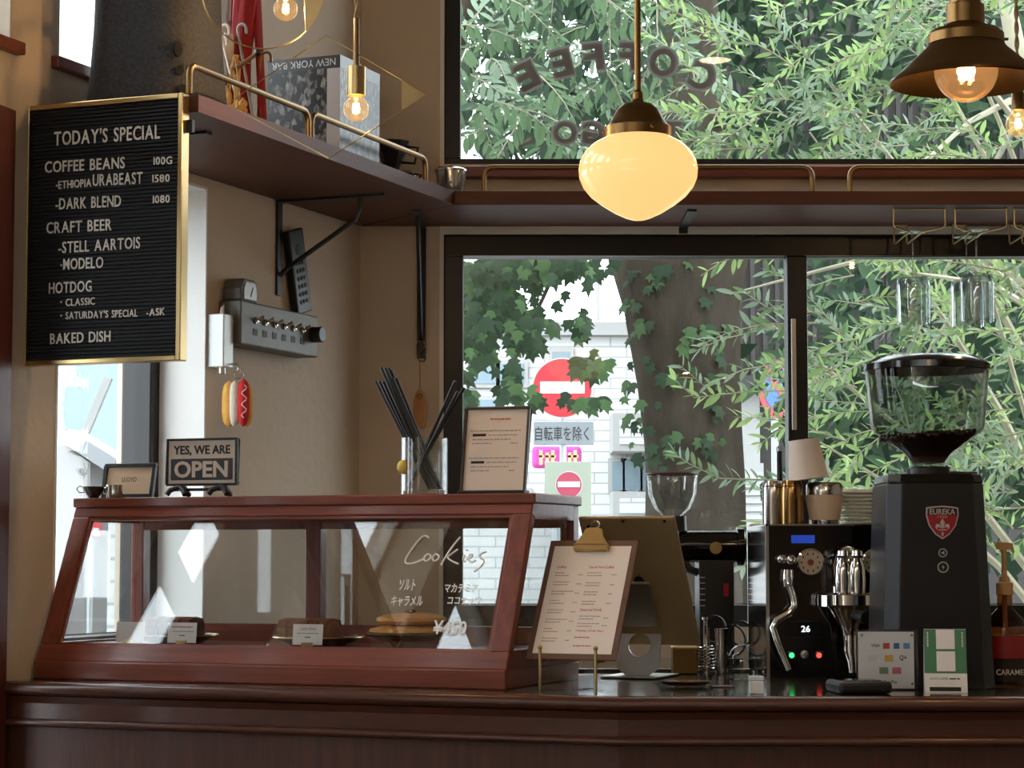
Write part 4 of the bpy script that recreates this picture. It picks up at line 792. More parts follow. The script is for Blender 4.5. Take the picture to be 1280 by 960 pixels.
# ---- espresso machine
YM = 4.66; k = YM / F_PX; mx = at(1055, 750, YM).x; em = thing('espresso_machine', 'mirror steel espresso machine with chrome brew group', 'espresso machine', (mx, YM, ZC))
def ex(px): return (px - 1055) * k
def ez(py): return at(1055, py, YM).z - ZC
dark_steel = mk('dark_mirror', rgb(66, 60, 58), .07, .95, noise=.05, nscale=6)
hw = 97 * k; ht = ez(655)
MB().box(-hw, hw, .004, .36, 0.0, ht).build('body', dark_steel, em, bevel=.003)
MB().box(-hw, -hw + 4 * k, -.002, .004, 0, ht).build('side_trim', steel, em); MB().box(hw - 4 * k, hw, -.002, .004, 0, ht).build('side_trim', steel, em); MB().box(-hw, hw, -.002, .004, ht - 2 * k, ht).build('top_trim', steel, em)
MB().box(-hw + 4 * k, hw - 4 * k, -.0015, .004, 0, ez(798)).build('lower_panel', blackg, em)
blue = mk('blue_reflection_glow', rgb(48, 92, 226), .3, noise=.04, nscale=20, emit=.25, ecol=rgb(40, 84, 230))  # blue reflection in the steel front, put in as glowing patches
MB().box(ex(990), ex(1019), -.003, -.0005, ez(679), ez(669)).build('blue_reflection', blue, em); MB().box(ex(1093), ex(1110), -.003, -.0005, ez(665), ez(656.5)).build('blue_reflection', blue, em)
dial_m = mk('dial_face', rgb(176, 160, 140), .4, noise=.05, nscale=20)
for px in (1013, 1094):
    M = Matrix.Translation((ex(px), 0, ez(703))) @ Matrix.Rotation(math.pi / 2, 4, 'X')
    d = MB().lathe([(0, .0), (17.5 * k, 0), (17.5 * k, .010), (15.5 * k, .013), (15 * k, .010), (0, .010)], 32, M=M).build('gauge', chrome, em, True)
    MB().cyl(14.8 * k, .0101, .0108, 32, M=M).build('gauge_face', dial_m, d); MB().cyl(4 * k, .0108, .014, 16, M=M).build('gauge_hub', mk('hub_red%d' % px, rgb(120, 50, 36), .5, noise=.1, nscale=30), d)
    m = MB()
    for i in range(10): a = i * .6283; m.box(ex(px) + 11 * k * math.cos(a) - .8 * k, ex(px) + 11 * k * math.cos(a) + .8 * k, -.0114, -.0107, ez(703) + 11 * k * math.sin(a) - 1.4 * k, ez(703) + 11 * k * math.sin(a) + 1.4 * k)
    m.build('numerals', ink, d)
g = MB().lathe([(0, 0), (22 * k, 0), (22 * k, 12 * k), (18 * k, 15 * k), (18 * k, 40 * k), (15 * k, 52 * k), (8 * k, 60 * k), (0, 62 * k)], 28, (0, -.06, ez(745))).build('group_head', chrome, em, True)
for px, yy in ((-9, -.065), (7, -.075)):
    MB().lathe([(0, 0), (10 * k, 0), (11 * k, 16 * k), (10 * k, 34 * k), (6 * k, 44 * k), (8 * k, 47 * k), (7 * k, 53 * k), (0, 55 * k)], 20, (px * k, yy - .03, ez(742))).build('group_cap', chrome, em, True)
MB().cyl(12 * k, 0, .09, 20, M=Matrix.Translation((0, .004, ez(722))) @ Matrix.Rotation(math.pi / 2, 4, 'X')).build('group_neck', chrome, em, True)
pf = MB().lathe([(0, 0), (28 * k, 0), (32 * k, 4 * k), (32 * k, 16 * k), (28 * k, 19 * k), (0, 19 * k)], 32, (0, -.075, ez(759))).build('locking_ring', chrome, em, True)
for a in (.5, 2.6, 3.7, 5.8): MB().box(-5 * k, 5 * k, -3 * k, 8 * k, 2 * k, 16 * k, Matrix.Translation((32 * k * math.cos(a), -.075 + 32 * k * math.sin(a), ez(759))) @ Matrix.Rotation(a - math.pi / 2, 4, 'Z')).build('ring_lug', chrome, em, bevel=.001)
MB().lathe([(0, 0), (9 * k, 0), (11 * k, 10 * k), (24 * k, 30 * k), (26 * k, 34 * k), (0, 34 * k)], 24, (0, -.075, ez(793))).build('portafilter', chrome, em, True)
MB().tube([(0, -.075, ez(790)), (0, -.08, ez(815)), (.003, -.084, ez(826)), (.004, -.084, ez(838))], [9 * k, 8 * k, 6 * k, 5 * k], 14).build('spout', chrome, em, True)
MB().tube([(0, -.095, ez(765)), (.012, -.12, ez(768)), (.022, -.155, ez(770))], [5 * k, 7 * k, 8 * k], 12).build('portafilter_handle', blackm, em, True)
# steam wand
m = MB(); m.sphere(6.5 * k, (ex(977), -.022, ez(699)), 14); m.sphere(7 * k, (ex(988), -.026, ez(700)), 14); m.build('wand_joint', chrome, em, True)
MB().lathe([(0, -21 * k), (6 * k, -21 * k), (7.5 * k, -12 * k), (6 * k, 0), (0, 0)], 14, (ex(984), -.026, ez(712))).build('wand_collar', chrome, em, True)
MB().tube([(ex(984), -.026, ez(728)), (ex(990), -.028, ez(746)), (ex(991), -.03, ez(756)), (ex(984), -.034, ez(766)), (ex(968), -.04, ez(775)), (ex(963), -.042, ez(784)), (ex(968), -.044, ez(800)), (ex(982), -.048, ez(836))], [4.6 * k] * 5 + [4.2 * k, 4 * k, 3.6 * k], 12).build('steam_wand', chrome, em, True)
dsp = MB().box(ex(985), ex(1027), -.005, -.001, ez(795), ez(776)).build('display_bezel', blackg, em, bevel=.002); text('26', emis('display_digits', (.9, .95, 1, 1), 1.6), dsp, ex(1001), ex(1012), ez(790), ez(782), -.0053, .002, .015)
for px, c_, nm in ((989, (.05, 1, .2, 1), 'green_lamp'), (1023, (1, .06, .04, 1), 'red_lamp')):
    MB().sphere(3.4 * k, (ex(px), -.003, ez(819)), 12).build(nm, emis(nm, c_, 2.2), em, True); MB().lathe([(3.4 * k, 0), (5.6 * k, 0), (5.6 * k, .003), (3.4 * k, .004)], 20, M=Matrix.Translation((ex(px), -.0015, ez(819))) @ Matrix.Rotation(math.pi / 2, 4, 'X')).build('lamp_ring', dark_steel, em, True)
MB().lathe([(0, 0), (5.5 * k, 0), (5 * k, .004), (2 * k, .005), (2 * k, .012), (0, .012)], 16, M=Matrix.Translation((ex(1005), -.0015, ez(818))) @ Matrix.Rotation(math.pi / 2, 4, 'X')).build('power_toggle', steel, em, True)
# things on the machine
ZM = ZC + ht + .0004
def onm(px, dy): return Vector((at(px, 650, YM + dy).x, YM + dy, ZM))
for px, dy, mt, lab in ((967, .06, steel, 'plain steel milk jug on the machine next to the bronze tumbler'), (990, .03, mk('bronze_steel', rgb(150, 116, 72), .2, 1, noise=.1, nscale=20), 'bronze toned steel tumbler on the machine top')):
    k_ = (YM + dy) / F_PX; t = thing('metal_tumbler', lab, 'tumbler', onm(px, dy)); r = 14 * k_; MB().lathe([(0, 0), (r, 0), (r * 1.02, 30 * k_), (r * .98, 48 * k_), (r * .8, 54 * k_), (r * .72, 54 * k_), (r * .9, 48 * k_), (r * .92, 4 * k_), (0, 3 * k_)], 28).build('vessel', mt, t, True); MB().tube([(r * math.cos(i * .3927), r * math.sin(i * .3927), 47 * k_) for i in range(16)], .0012, 6, True).build('rim_line', brass_d, t)
cup_p = mk('paper_cup', rgb(222, 210, 200), .7, noise=.02, nscale=30)
t = thing('sleeved_cup', 'steel tumbler in a cream cardboard sleeve on the machine', 'tumbler', onm(1031, .05)); k_ = (YM + .05) / F_PX
MB().lathe([(0, 0), (17 * k_, 0), (23 * k_, 34 * k_), (23 * k_, 48 * k_), (20 * k_, 52 * k_), (17 * k_, 52 * k_), (15 * k_, 4 * k_), (0, 3 * k_)], 30).build('vessel', steel, t, True); MB().lathe([(18.2 * k_, 5 * k_), (24 * k_, 36 * k_), (24.6 * k_, 36 * k_), (18.8 * k_, 5 * k_)], 30).build('sleeve', mk('cream_sleeve', rgb(208, 184, 156), .8, noise=.04, nscale=30), t, True)
# upturned cup on top of both tumblers, tilted
pc = Vector((at(1011, 612, YM + .045).x, YM + .045, ZM + 54 * k_ + .003)); ct = thing('paper_cup', 'white paper cup upside down and tilted on the tumblers', 'paper cup', pc, rot=(0, math.radians(-7), 0))
MB().lathe([(25 * k_, 0), (26 * k_, .001), (25 * k_, .003), (19 * k_, 46 * k_), (19 * k_, 50 * k_), (17.5 * k_, 50 * k_), (17.5 * k_, 48 * k_), (0, 48 * k_)], 30).build('cup_wall', cup_p, ct, True)
for i in range(9):
    t = tag(MB().lathe([(20 * k_, 0), (24 * k_, .0005), (24.5 * k_, .003), (23 * k_, .005), (21 * k_, .008), (20 * k_, .0085), (0, .0085)] if i == 8 else [(20 * k_, 0), (24 * k_, .0005), (24.5 * k_, .003), (23 * k_, .0055), (20 * k_, .006)], 28).build('cup_lid', cup_p, None, True, loc=onm(1074, .10) + Vector((0, 0, i * .0081))), 'white plastic cup lid, %s of the stack on the machine' % ('topmost' if i == 8 else 'lowest' if i == 0 else 'one from the middle'), 'cup lid', 'stacked white cup lids')
for i in range(5):
    t = tag(MB().lathe([(0, .001), (11 * k_, 0), (17 * k_, 38 * k_), (17.6 * k_, 38 * k_), (11.4 * k_, -.0005)], 24).build('plastic_cup', gl_w, None, True, loc=onm(1129, .16) + Vector((0, 0, .002 + i * .0125))), 'clear plastic cup in the nested stack behind the grinder', 'plastic cup', 'nested clear cups')

# ---- big bean grinder
cg = ctr_at(1177, 862); YG = cg.y; k = YG / F_PX
gd = thing('coffee_grinder', 'tall black coffee grinder with bean hopper and red shield badge', 'coffee grinder', cg)
def gz(py): return at(1177, py, YG).z - ZC
body_m = mk('grinder_black', rgb(27, 28, 30), .36, .2, noise=.06, nscale=30)
def loft(secs, ch):   # stacked chamfered rectangles: (half width, y front, y back, z)
    vs = []; fs = []
    for hw_, y0, y1, z in secs: vs += [(-hw_ + ch, y0, z), (hw_ - ch, y0, z), (hw_, y0 + ch, z), (hw_, y1 - ch, z), (hw_ - ch, y1, z), (-hw_ + ch, y1, z), (-hw_, y1 - ch, z), (-hw_, y0 + ch, z)]
    n = 8
    for i in range(len(secs) - 1):
        for q in range(n): fs.append((i * n + q, i * n + (q + 1) % n, (i + 1) * n + (q + 1) % n, (i + 1) * n + q))
    fs += [tuple(range(n))[::-1], tuple((len(secs) - 1) * n + q for q in range(n))]; return MB().add(vs, fs)
loft([(71 * k, 0, .24, 0), (70 * k, .002, .24, .02), (61 * k, .012, .23, gz(604))], 17 * k).build('body', body_m, gd, bevel=.002)
loft([(59 * k, .012, .22, gz(604)), (60 * k, .012, .22, gz(601)), (58 * k, .016, .215, gz(592))], 14 * k).build('top_plate', blackg, gd, bevel=.001)
hy = .105
MB().lathe([(0, gz(595)), (27 * k, gz(595)), (27 * k, gz(583)), (25 * k, gz(581)), (0, gz(581))], 32, (0, hy, 0)).build('hopper_collar', blackm, gd, True)
MB().tube([(20 * k, hy, gz(589)), (62 * k, hy - .01, gz(590))], [3.5 * k, 3 * k], 8).build('shutter_lever', blackm, gd, True)
MB().lathe([(21 * k, gz(582)), (22 * k, gz(572)), (32 * k, gz(562)), (68 * k, gz(536)), (72 * k, gz(530)), (79 * k, gz(456)), (78 * k, gz(456)), (71 * k, gz(531)), (67 * k, gz(537)), (31 * k, gz(563)), (21 * k, gz(573))], 48, (0, hy, 0)).build('hopper', gl_h, gd, True)
MB().lathe([(0, gz(440)), (30 * k, gz(439)), (66 * k, gz(441)), (80 * k, gz(450)), (81 * k, gz(458)), (78 * k, gz(459)), (76 * k, gz(452)), (0, gz(448))], 48, (0, hy, 0)).build('hopper_lid', blackg, gd, True)
# beans: a countless heap
bean = mk('roasted_bean', rgb(58, 38, 27), .38, noise=.35, nscale=60); rb_ = random.Random(11); m = MB(); hull = MB()
hull.lathe([(0, gz(578)), (20 * k, gz(576)), (29.5 * k, gz(563)), (60 * k, gz(541)), (56 * k, gz(541)), (0, gz(543))], 32, (0, hy, 0)); m.v += hull.v; m.f += hull.f
base_b = MB().sphere(1, (0, 0, 0), 7); bv = [(x, y * .72, z * .55) for x, y, z in base_b.v]
for i in range(900):
    rr = 63 * k * math.sqrt(rb_.random()); a = rb_.uniform(0, 6.283); px_, py_ = rr * math.cos(a), rr * math.sin(a); sl = gz(541) + (px_ / (60 * k)) * 4 * k + rb_.uniform(-1.5, 2.5) * k
    M = Matrix.Translation((px_ * .97, hy + py_ * .97, sl)) @ Euler((rb_.uniform(0, 6), rb_.uniform(0, 6), rb_.uniform(0, 6))).to_matrix().to_4x4() @ Matrix.Scale(.0043, 4)
    m.add(bv, base_b.f, M)
bo = m.build('coffee_beans', bean, None, True, loc=gd.location); tag(bo, 'heap of dark roasted coffee beans in the grinder hopper', 'coffee beans', kind='stuff')
# shield badge and buttons
Mb = Matrix.Translation((0, .0105, 0)); tilt = math.atan2(.010, gz(604))
def face_y(z): return .002 + .010 * (z / gz(604)) - .0004
shp = [(-20, 634), (-12, 633), (0, 632), (12, 633), (20, 634.5), (20.5, 644), (17, 657), (9, 668), (0, 674), (-9, 668), (-17, 657), (-20.5, 644)]
Bd = bpy.data.objects.new('badge', None); col.objects.link(Bd); Bd.parent = gd; Bd.location = (5 * k, face_y(gz(655)), 0)
red_e = mk('red_enamel', rgb(150, 26, 36), .3, noise=.06, nscale=30, coat=.3); sil = mk('silver_print2', rgb(190, 188, 186), .4, .3, noise=.04, nscale=30)
MB().prism([(x * k, gz(y)) for x, y in shp], -.0022, 0, 'y').build('badge_rim', sil, Bd); MB().prism([(x * .92 * k, gz(652 + (y - 652) * .92)) for x, y in shp], -.0028, -.0021, 'y').build('badge_field', red_e, Bd)
MB().prism([(x * .92 * k, gz(y)) for x, y in ((-20, 636), (0, 634), (20, 636), (20, 644), (0, 642), (-20, 644))], -.0031, -.0027, 'y').build('badge_band', ink, Bd)
text('EUREKA', sil, Bd, -16 * k, 16 * k, gz(643), gz(636), -.0034, .004, .02); text('1920', sil, Bd, -6 * k, 6 * k, gz(647.5), gz(644.5), -.0031, .002)
m = MB(); m.prism([(x * k, gz(y)) for x, y in ((0, 648), (3, 653), (1.6, 659), (0, 661), (-1.6, 659), (-3, 653))], -.0034, -.0027, 'y')
for sg_ in (-1, 1): m.prism([(sg_ * x * k, gz(y)) for x, y in ((1.5, 660), (4, 655), (8, 655), (9, 659), (6.5, 662), (6.5, 659), (4.5, 659))], -.0034, -.0027, 'y')
m.box(-5 * k, 5 * k, -.0034, -.0027, gz(663), gz(661.5)); m.prism([(x * k, gz(y)) for x, y in ((0, 664), (1.6, 667), (0, 671), (-1.6, 667))], -.0034, -.0027, 'y'); m.build('fleur_emblem', sil, Bd)
for py, r_, sh in ((691, 5.5, 0), (709, 7, 1)):
    M = Matrix.Translation((5 * k, face_y(gz(py)), gz(py))) @ Matrix.Rotation(math.pi / 2, 4, 'X'); b_ = MB().lathe([(r_ * k * .8, 0), (r_ * k, 0), (r_ * k, .0012), (r_ * k * .8, .0012)], 24, M=M).build('touch_button', sil, gd)
    MB().prism([(-2, -1), (0, -1), (2, -3), (2, 3), (0, 1), (-2, 1)] if not sh else [(.6, 3.5), (-2, -.4), (0, -.4), (-.6, -3.5), (2, .6), (0, .6)], 0, .001, 'z', M @ Matrix.Scale(k, 4)).build('icon', sil, b_)
# ---- payment sign, reader, tent card
c = ctr_at(1110, 863); k = c.y / F_PX
t = thing('payment_sign', 'clear acrylic sign with white payment logo card', 'sign', c, math.radians(-3))
MB().box(-38 * k, 38 * k, 0, .012, 0, 75 * k).build('acrylic_block', acryl, t, bevel=.001); cd_ = MB().box(-36 * k, 33 * k, .005, .0056, 2 * k, 72 * k).build('card', mk('logo_card', rgb(226, 228, 232), .5, noise=.02, nscale=20), t)
def chip(x0, x1, y0, y1, col_, nm='logo'): MB().box(x0 * k, x1 * k, .0044, .0050, y0 * k, y1 * k).build(nm, mk('logo_%d_%d' % (x0 * 10, y0 * 10), rgb(*col_), .5, noise=.03, nscale=30), cd_)
text('VISA', mk('visa_blue', rgb(50, 60, 110), .5, noise=.02, nscale=9), cd_, -20 * k, -9 * k, 53 * k, 57 * k, .0046, .002, .02)
for a in ((-5, 3, 51, 58, (196, 84, 50)), (8, 15, 51, 58, (70, 100, 170)), (20, 28, 51, 58, (96, 150, 200)), (-24, -13, 36, 43, (216, 216, 222)), (-3, 7, 35, 43, (214, 172, 70)), (-10, 1, 20, 28, (120, 150, 130)), (6, 17, 20, 28, (212, 110, 130))): chip(*a)
text('Q+', ink, cd_, 15 * k, 24 * k, 36 * k, 43 * k, .0046, .002, .02); text('FamiPay', ink, cd_, -4 * k, 12 * k, 7 * k, 12 * k, .0046, .002, .01)
m = MB(); [m.cyl(1.6 * k, 0, .0008, 10, M=Matrix.Translation((x * k, 0, z * k)) @ Matrix.Rotation(math.pi / 2, 4, 'X')) for x in (-32, 30) for z in (8, 68)]; m.build('corner_stud', steel, t)
c = ctr_at(1083, 868); k = c.y / F_PX
t = thing('card_reader', 'rounded black card reader lying flat on the bar', 'card reader', c + Vector((0, .0, 0)), math.radians(6))
MB().box(-34 * k, 34 * k, 0, .11, 0, 15 * k).build('body', blackm, t, bevel=.007); MB().box(-26 * k, 26 * k, .045, .1, 15 * k, 15.4 * k).build('screen', blackg, t)
m = MB(); [m.box((-22 + q * 16) * k, (-10 + q * 16) * k, .012 + r_ * .011, .019 + r_ * .011, 15 * k, 15.6 * k) for q in range(3) for r_ in range(3)]; m.build('keypad', label_m, t)
c = ctr_at(1183, 866); k = c.y / F_PX
t = thing('tent_card', 'green and white folded tent card on the bar', 'tent card', c, math.radians(-7))
hw_, hh_, dp = 26 * k, 78 * k, .05; grn = mk('green_print', rgb(52, 120, 76), .4, noise=.04, nscale=20, coat=.3)
lf = math.atan2(dp / 2, hh_); lp = math.hypot(dp / 2, hh_)
FB = MB().box(-hw_, hw_, 0, .0008, 0, lp).build('front_leaf', white_pl, t, rot=(-lf, 0, 0)); FB.location = (0, 0, 0)
MB().box(-hw_, hw_, -.0008, 0, 0, lp).build('back_leaf', white_pl, t, rot=(lf, 0, 0), loc=(0, dp, 0))
MB().box(-hw_, hw_, -.0005, -.0001, lp * .30, lp).build('green_field', grn, FB)
for z0_, z1_ in ((.68, .985), (.33, .645)): MB().box(-hw_ * .42, hw_ * .46, -.001, -.0005, lp * z0_, lp * z1_).build('white_patch', white_pl, FB, bevel=.002)
m = MB()
for sg_ in (-1, 1): [m.box(sg_ * hw_ * .82 - .0012, sg_ * hw_ * .82 + .0012, -.0009, -.0005, lp * (.72 + .03 * q), lp * (.735 + .03 * q)) for q in range(8)]
m.build('border_dots', white_pl, FB)
text('LLOYD COFFEE', ink, FB, -hw_ * .75, hw_ * .1, lp * .20, lp * .235, -.0004, .002); strips(FB, ink, [(hw_ * .16, hw_ * .66, lp * .205)], -.0003, .0022); MB().box(-hw_ * .78, hw_ * .7, -.0006, -.0001, lp * .02, lp * .085).build('slot', ink, FB, bevel=.001)
# ---- syrup bottle
c = ctr_at(1262, 858); c.y += .03; k = c.y / F_PX
t = thing('syrup_bottle', 'caramel syrup bottle with tan pump and red label', 'bottle', c)
amber = glass('amber_glass', (.62, .36, .16), .05); tan = mk('tan_pump', rgb(196, 154, 98), .45, noise=.06, nscale=30)
MB().lathe([(0, .001), (26 * k, 0), (27 * k, 4 * k), (27 * k, 70 * k), (22 * k, 82 * k), (10 * k, 95 * k), (9 * k, 116 * k), (0, 116 * k)], 28).build('bottle', amber, t, True)
MB().lathe([(0, .003), (25 * k, .003), (25.5 * k, 62 * k), (0, 62 * k)], 28).build('syrup', mk('caramel', rgb(84, 46, 22), .2, noise=.1, nscale=9, coat=.4), t, True)
MB().lathe([(27.4 * k, 34 * k), (27.4 * k, 62 * k), (27.6 * k, 62 * k), (27.6 * k, 34 * k)], 28).build('red_label', mk('red_label', rgb(150, 32, 30), .5, noise=.06, nscale=20), t, True)
MB().lathe([(27.4 * k, 6 * k), (27.4 * k, 33 * k), (27.6 * k, 33 * k), (27.6 * k, 6 * k)], 28).build('dark_label', mk('brown_label', rgb(40, 28, 22), .5, noise=.06, nscale=20), t, True)
text('CARAMEL', white_pl, t, -18 * k, 20 * k, 14 * k, 21 * k, -28 * k, .003, .01)
MB().lathe([(0, 112 * k), (10.5 * k, 112 * k), (10.5 * k, 126 * k), (7 * k, 128 * k), (6 * k, 134 * k), (3.4 * k, 136 * k), (3.4 * k, 168 * k), (0, 168 * k)], 20).build('pump_collar', tan, t, True); MB().tube([(0, 0, 8 * k), (0, 0, 112 * k)], 3 * k, 8).build('dip_tube', tan, t)
MB().prism([(-10, 168), (8, 168), (11, 163), (13, 165), (11, 176), (-8, 178), (-10, 175)], -.006, .006, 'y', Matrix.Scale(k, 4)).build('pump_head', tan, t, bevel=.0)
t.children[-1].scale = (1, 1, 1)
# ---- grinders on the back counter
def shop_grinder(pxc, Y, hop, lab):
    k = Y / F_PX; cx = at(pxc, 700, Y).x; t = thing('shop_grinder', lab, 'coffee grinder', (cx, Y, .9805), group='black grinders by the window')
    def z(py): return at(pxc, py, Y).z - .9805
    def X(px): return (px - 893) * k
    M = Matrix.Rotation(math.pi / 2, 4, 'Y')
    MB().lathe([(0, X(848)), (18 * k, X(848)), (20 * k, X(856)), (20 * k, X(920)), (24 * k, X(921)), (24 * k, X(929)), (21 * k, X(931)), (0, X(931))], 32, M=Matrix.Translation((0, 0, z(683))) @ M).build('motor_barrel', blackg, t, True)
    MB().box(X(872), X(915), -.05, .09, 0, z(700)).build('body', blackm, t, bevel=.003); MB().box(X(862), X(925), -.07, .11, 0, .02).build('base', blackm, t, bevel=.003)
    m = MB(); [m.box(X(873), X(879), -.0506, -.0499, z(722 + 7 * q), z(721 + 7 * q)) for q in range(6)]; m.build('scale_marks', sil, t)
    MB().box(X(902), X(908), -.053, -.049, z(745), z(729)).build('red_switch', mk('red_switch', rgb(150, 24, 34), .4, noise=.05, nscale=9), t)
    MB().cyl(7.5 * k, 0, .002, 24, M=Matrix.Translation((0, -20 * k, z(685))) @ Matrix.Rotation(math.pi / 2, 4, 'X')).build('gold_emblem', brass_b, t); MB().tube([(X(852), -.01, z(700)), (X(862), -.02, z(712)), (X(872), -.02, z(716))], 5 * k, 8).build('chute', blackm, t, True)
    if hop:
        MB().lathe([(0, z(664)), (13 * k, z(664)), (12 * k, z(645)), (0, z(645))], 24, (X(846), 0, 0)).build('hopper_neck', blackm, t, True)
        MB().lathe([(9 * k, z(648)), (22 * k, z(636)), (30 * k, z(618)), (32 * k, z(594)), (31 * k, z(594)), (29 * k, z(618)), (21 * k, z(637))], 36, (X(841), 0, 0)).build('hopper_bowl', gl_w, t, True)
        MB().tube([(X(841) + 32 * k * math.cos(i * .262), 32 * k * math.sin(i * .262), z(593)) for i in range(24)], 1.6 * k, 6, True).build('hopper_rim', mk('mauve_rim', rgb(96, 66, 72), .4, noise=.05, nscale=20), t, True)
shop_grinder(893, 5.58, True, 'black barrel grinder with clear glass hopper under the window'); shop_grinder(985, 5.62, False, 'black barrel grinder hidden behind the espresso machine')
c = at(946, 757, 5.8); k = 5.8 / F_PX
t = thing('paper_bag', 'tall white paper bag with handwriting beside the grinders', 'paper bag', (c.x, 5.8, .9805)); MB().box(-10 * k, 10 * k, -.03, .03, 0, at(946, 655, 5.8).z - .9805).build('bag_body', paper, t, bevel=.004); strips(t, ink, [(-.014, .0, .26), (-.014, .004, .22), (-.012, .0, .19)], -.0302, .004, 'pen_marks')
# ================================================================ OUTSIDE
asph = mk('asphalt', rgb(120, 118, 116), .9, noise=.15, nscale=6, bump=.2)
gq = [(p[0], p[1]) for p in (LW(-.26, -9), LW(-.26, BC + .3), (-.5, 6.26, 0), (4, 6.26, 0), (40, 6.26, 0), (40, 60, 0), (-40, 60, 0), (-40, -9, 0))]
tag(MB().prism(gq, -.3, -.05).build('ground', asph), 'grey asphalt street outside the windows', 'street', kind='structure')
def tile_mat(name, c, mortar, sx, sz):
    m = bpy.data.materials.new(name); m.use_nodes = True; nt = m.node_tree; N = nt.nodes; L = nt.links; p = N['Principled BSDF']; p.inputs['Roughness'].default_value = .6
    tc = N.new('ShaderNodeTexCoord'); mp = N.new('ShaderNodeMapping'); mp.inputs['Rotation'].default_value = (math.pi / 2, 0, 0); b = N.new('ShaderNodeTexBrick'); b.inputs['Scale'].default_value = 1; b.inputs['Brick Width'].default_value = sx; b.inputs['Row Height'].default_value = sz; b.inputs['Mortar Size'].default_value = .012
    b.inputs['Color1'].default_value = c; b.inputs['Color2'].default_value = tuple(x * .95 for x in c[:3]) + (1,); b.inputs['Mortar'].default_value = mortar; L.new(tc.outputs['Object'], mp.inputs[0]); L.new(mp.outputs[0], b.inputs[0]); L.new(b.outputs['Color'], p.inputs['Base Color']); return m
tiles = tile_mat('white_tiles', rgb(186, 186, 184), rgb(146, 148, 148), .5, .16); conc = mk('pale_concrete', rgb(150, 150, 148), .8, noise=.1, nscale=2); skyglass = mk('pale_window', rgb(110, 130, 140), .15, noise=.1, nscale=1)
bl = thing('white_building', 'white tiled apartment building across the street', 'building', (0, 34, -.05))
MB().box(-9, 3.2, 0, 8, 0, 4.65).build('wall', tiles, bl); MB().box(-9.1, 3.3, -.12, 8, 4.65, 4.85).build('parapet', conc, bl)
MB().box(-9, -.1, .6, 8, 4.85, 8.2).build('upper_wall', tiles, bl)
def bp(px, py): p = at(px, py, 34); return p.x, p.z + .05
for (x0, x1, y0, y1) in ((762, 835, 522, 568), (762, 835, 617, 652)):
    a, b = bp(x0, y1), bp(x1, y0); o = MB().box(a[0], b[0], -1.1, 0, a[1], b[1]).build('balcony', conc, bl); MB().box(a[0] + .1, b[0] - .1, -1.12, -1.1, a[1] + .1, b[1] - .1).build('balcony_panel', tiles, o)
for (x0, x1, y0, y1) in ((765, 778, 578, 613), (781, 800, 576, 613), (803, 830, 576, 613), (590, 620, 455, 480), (625, 655, 455, 480), (590, 620, 500, 525), (690, 712, 440, 462), (590, 660, 615, 640)):
    a, b = bp(x0, y1), bp(x1, y0); f = MB().box(a[0] - .06, b[0] + .06, -.06, .0, a[1] - .06, b[1] + .06).build('window', conc, bl); MB().box(a[0], b[0], -.07, -.06, a[1], b[1]).build('pane', skyglass, f)
m = MB(); [m.tube([(x, -.3, 4.85), (x, -.3, 5.6)], .03, 6) for x in (-.5, .4, 1.3, 2.2, 3.0)]; m.tube([(-.5, -.3, 5.6), (3.0, -.3, 5.6)], .03, 6); m.build('roof_railing', conc, bl)
# road signs
red = mk('sign_red', rgb(176, 22, 38), .4, noise=.05, nscale=3); sgw = mk('sign_white', rgb(176, 180, 182), .4, noise=.03, nscale=3); sgg = mk('sign_grey', rgb(120, 126, 130), .5, noise=.04, nscale=3); galv = mk('galvanised_pole', rgb(160, 166, 168), .45, .5, noise=.05, nscale=8)
def disc(t, x, z, r, y, mat, nm, th=.01): return MB().cyl(r, 0, th, 40, M=Matrix.Translation((x, y, z)) @ Matrix.Rotation(math.pi / 2, 4, 'X')).build(nm, mat, t, True)
YS = 22; k = YS / F_PX; c = at(703, 485, YS)
t = thing('no_entry_sign', 'red no entry road sign on grey pole with bicycle plate', 'road sign', (c.x, YS, -.05))
def sz(py): return at(703, py, YS).z + .05
disc(t, 0, sz(485), 38 * k, 0, sgw, 'sign_rim', .012); disc(t, 0, sz(485), 36.6 * k, -.013, red, 'sign_face', .004); MB().box(-28 * k, 28 * k, -.022, -.017, sz(492), sz(477)).build('white_bar', sgw, t)
MB().tube([(1 * k, .05, 0), (1 * k, .05, sz(465))], 4.5 * k, 12).build('pole', galv, t, True)
o = MB().box(-36 * k, 39 * k, -.012, 0, sz(556), sz(527)).build('supplementary_plate', sgg, t, bevel=.02); text('自転車を除く', ink, o, -34 * k, 33 * k, sz(551), sz(533), -.014, .004, .005)
YS2 = 21; k2 = YS2 / F_PX; c = at(711, 608, YS2)
t = thing('no_entry_board', 'pale rectangular board with small no entry symbol on a post', 'road sign', (c.x, YS2, -.05))
def sz2(py): return at(711, py, YS2).z + .05
MB().box(-30 * k2, 28 * k2, -.012, 0, sz2(645), sz2(577)).build('plate', mk('pale_green_plate', rgb(140, 148, 132), .5, noise=.04, nscale=3), t, bevel=.01); disc(t, 0, sz2(606), 17 * k2, -.012, sgw, 'symbol_rim', .004); disc(t, 0, sz2(606), 16 * k2, -.016, mk('faded_red', rgb(156, 50, 72), .5, noise=.05, nscale=3), 'symbol_face', .004); MB().box(-14 * k2, 14 * k2, -.024, -.02, sz2(609), sz2(602)).build('white_bar', sgw, t)
MB().tube([(0, .04, 0), (0, .04, sz2(580))], 4 * k2, 10).build('pole', galv, t, True)
YS3 = 27; k3 = YS3 / F_PX; c = at(696, 571, YS3)
t = thing('shop_sign', 'pink shop sign with yellow lettering down the street', 'shop sign', (c.x, YS3, -.05))
def sz3(py): return at(696, py, YS3).z + .05
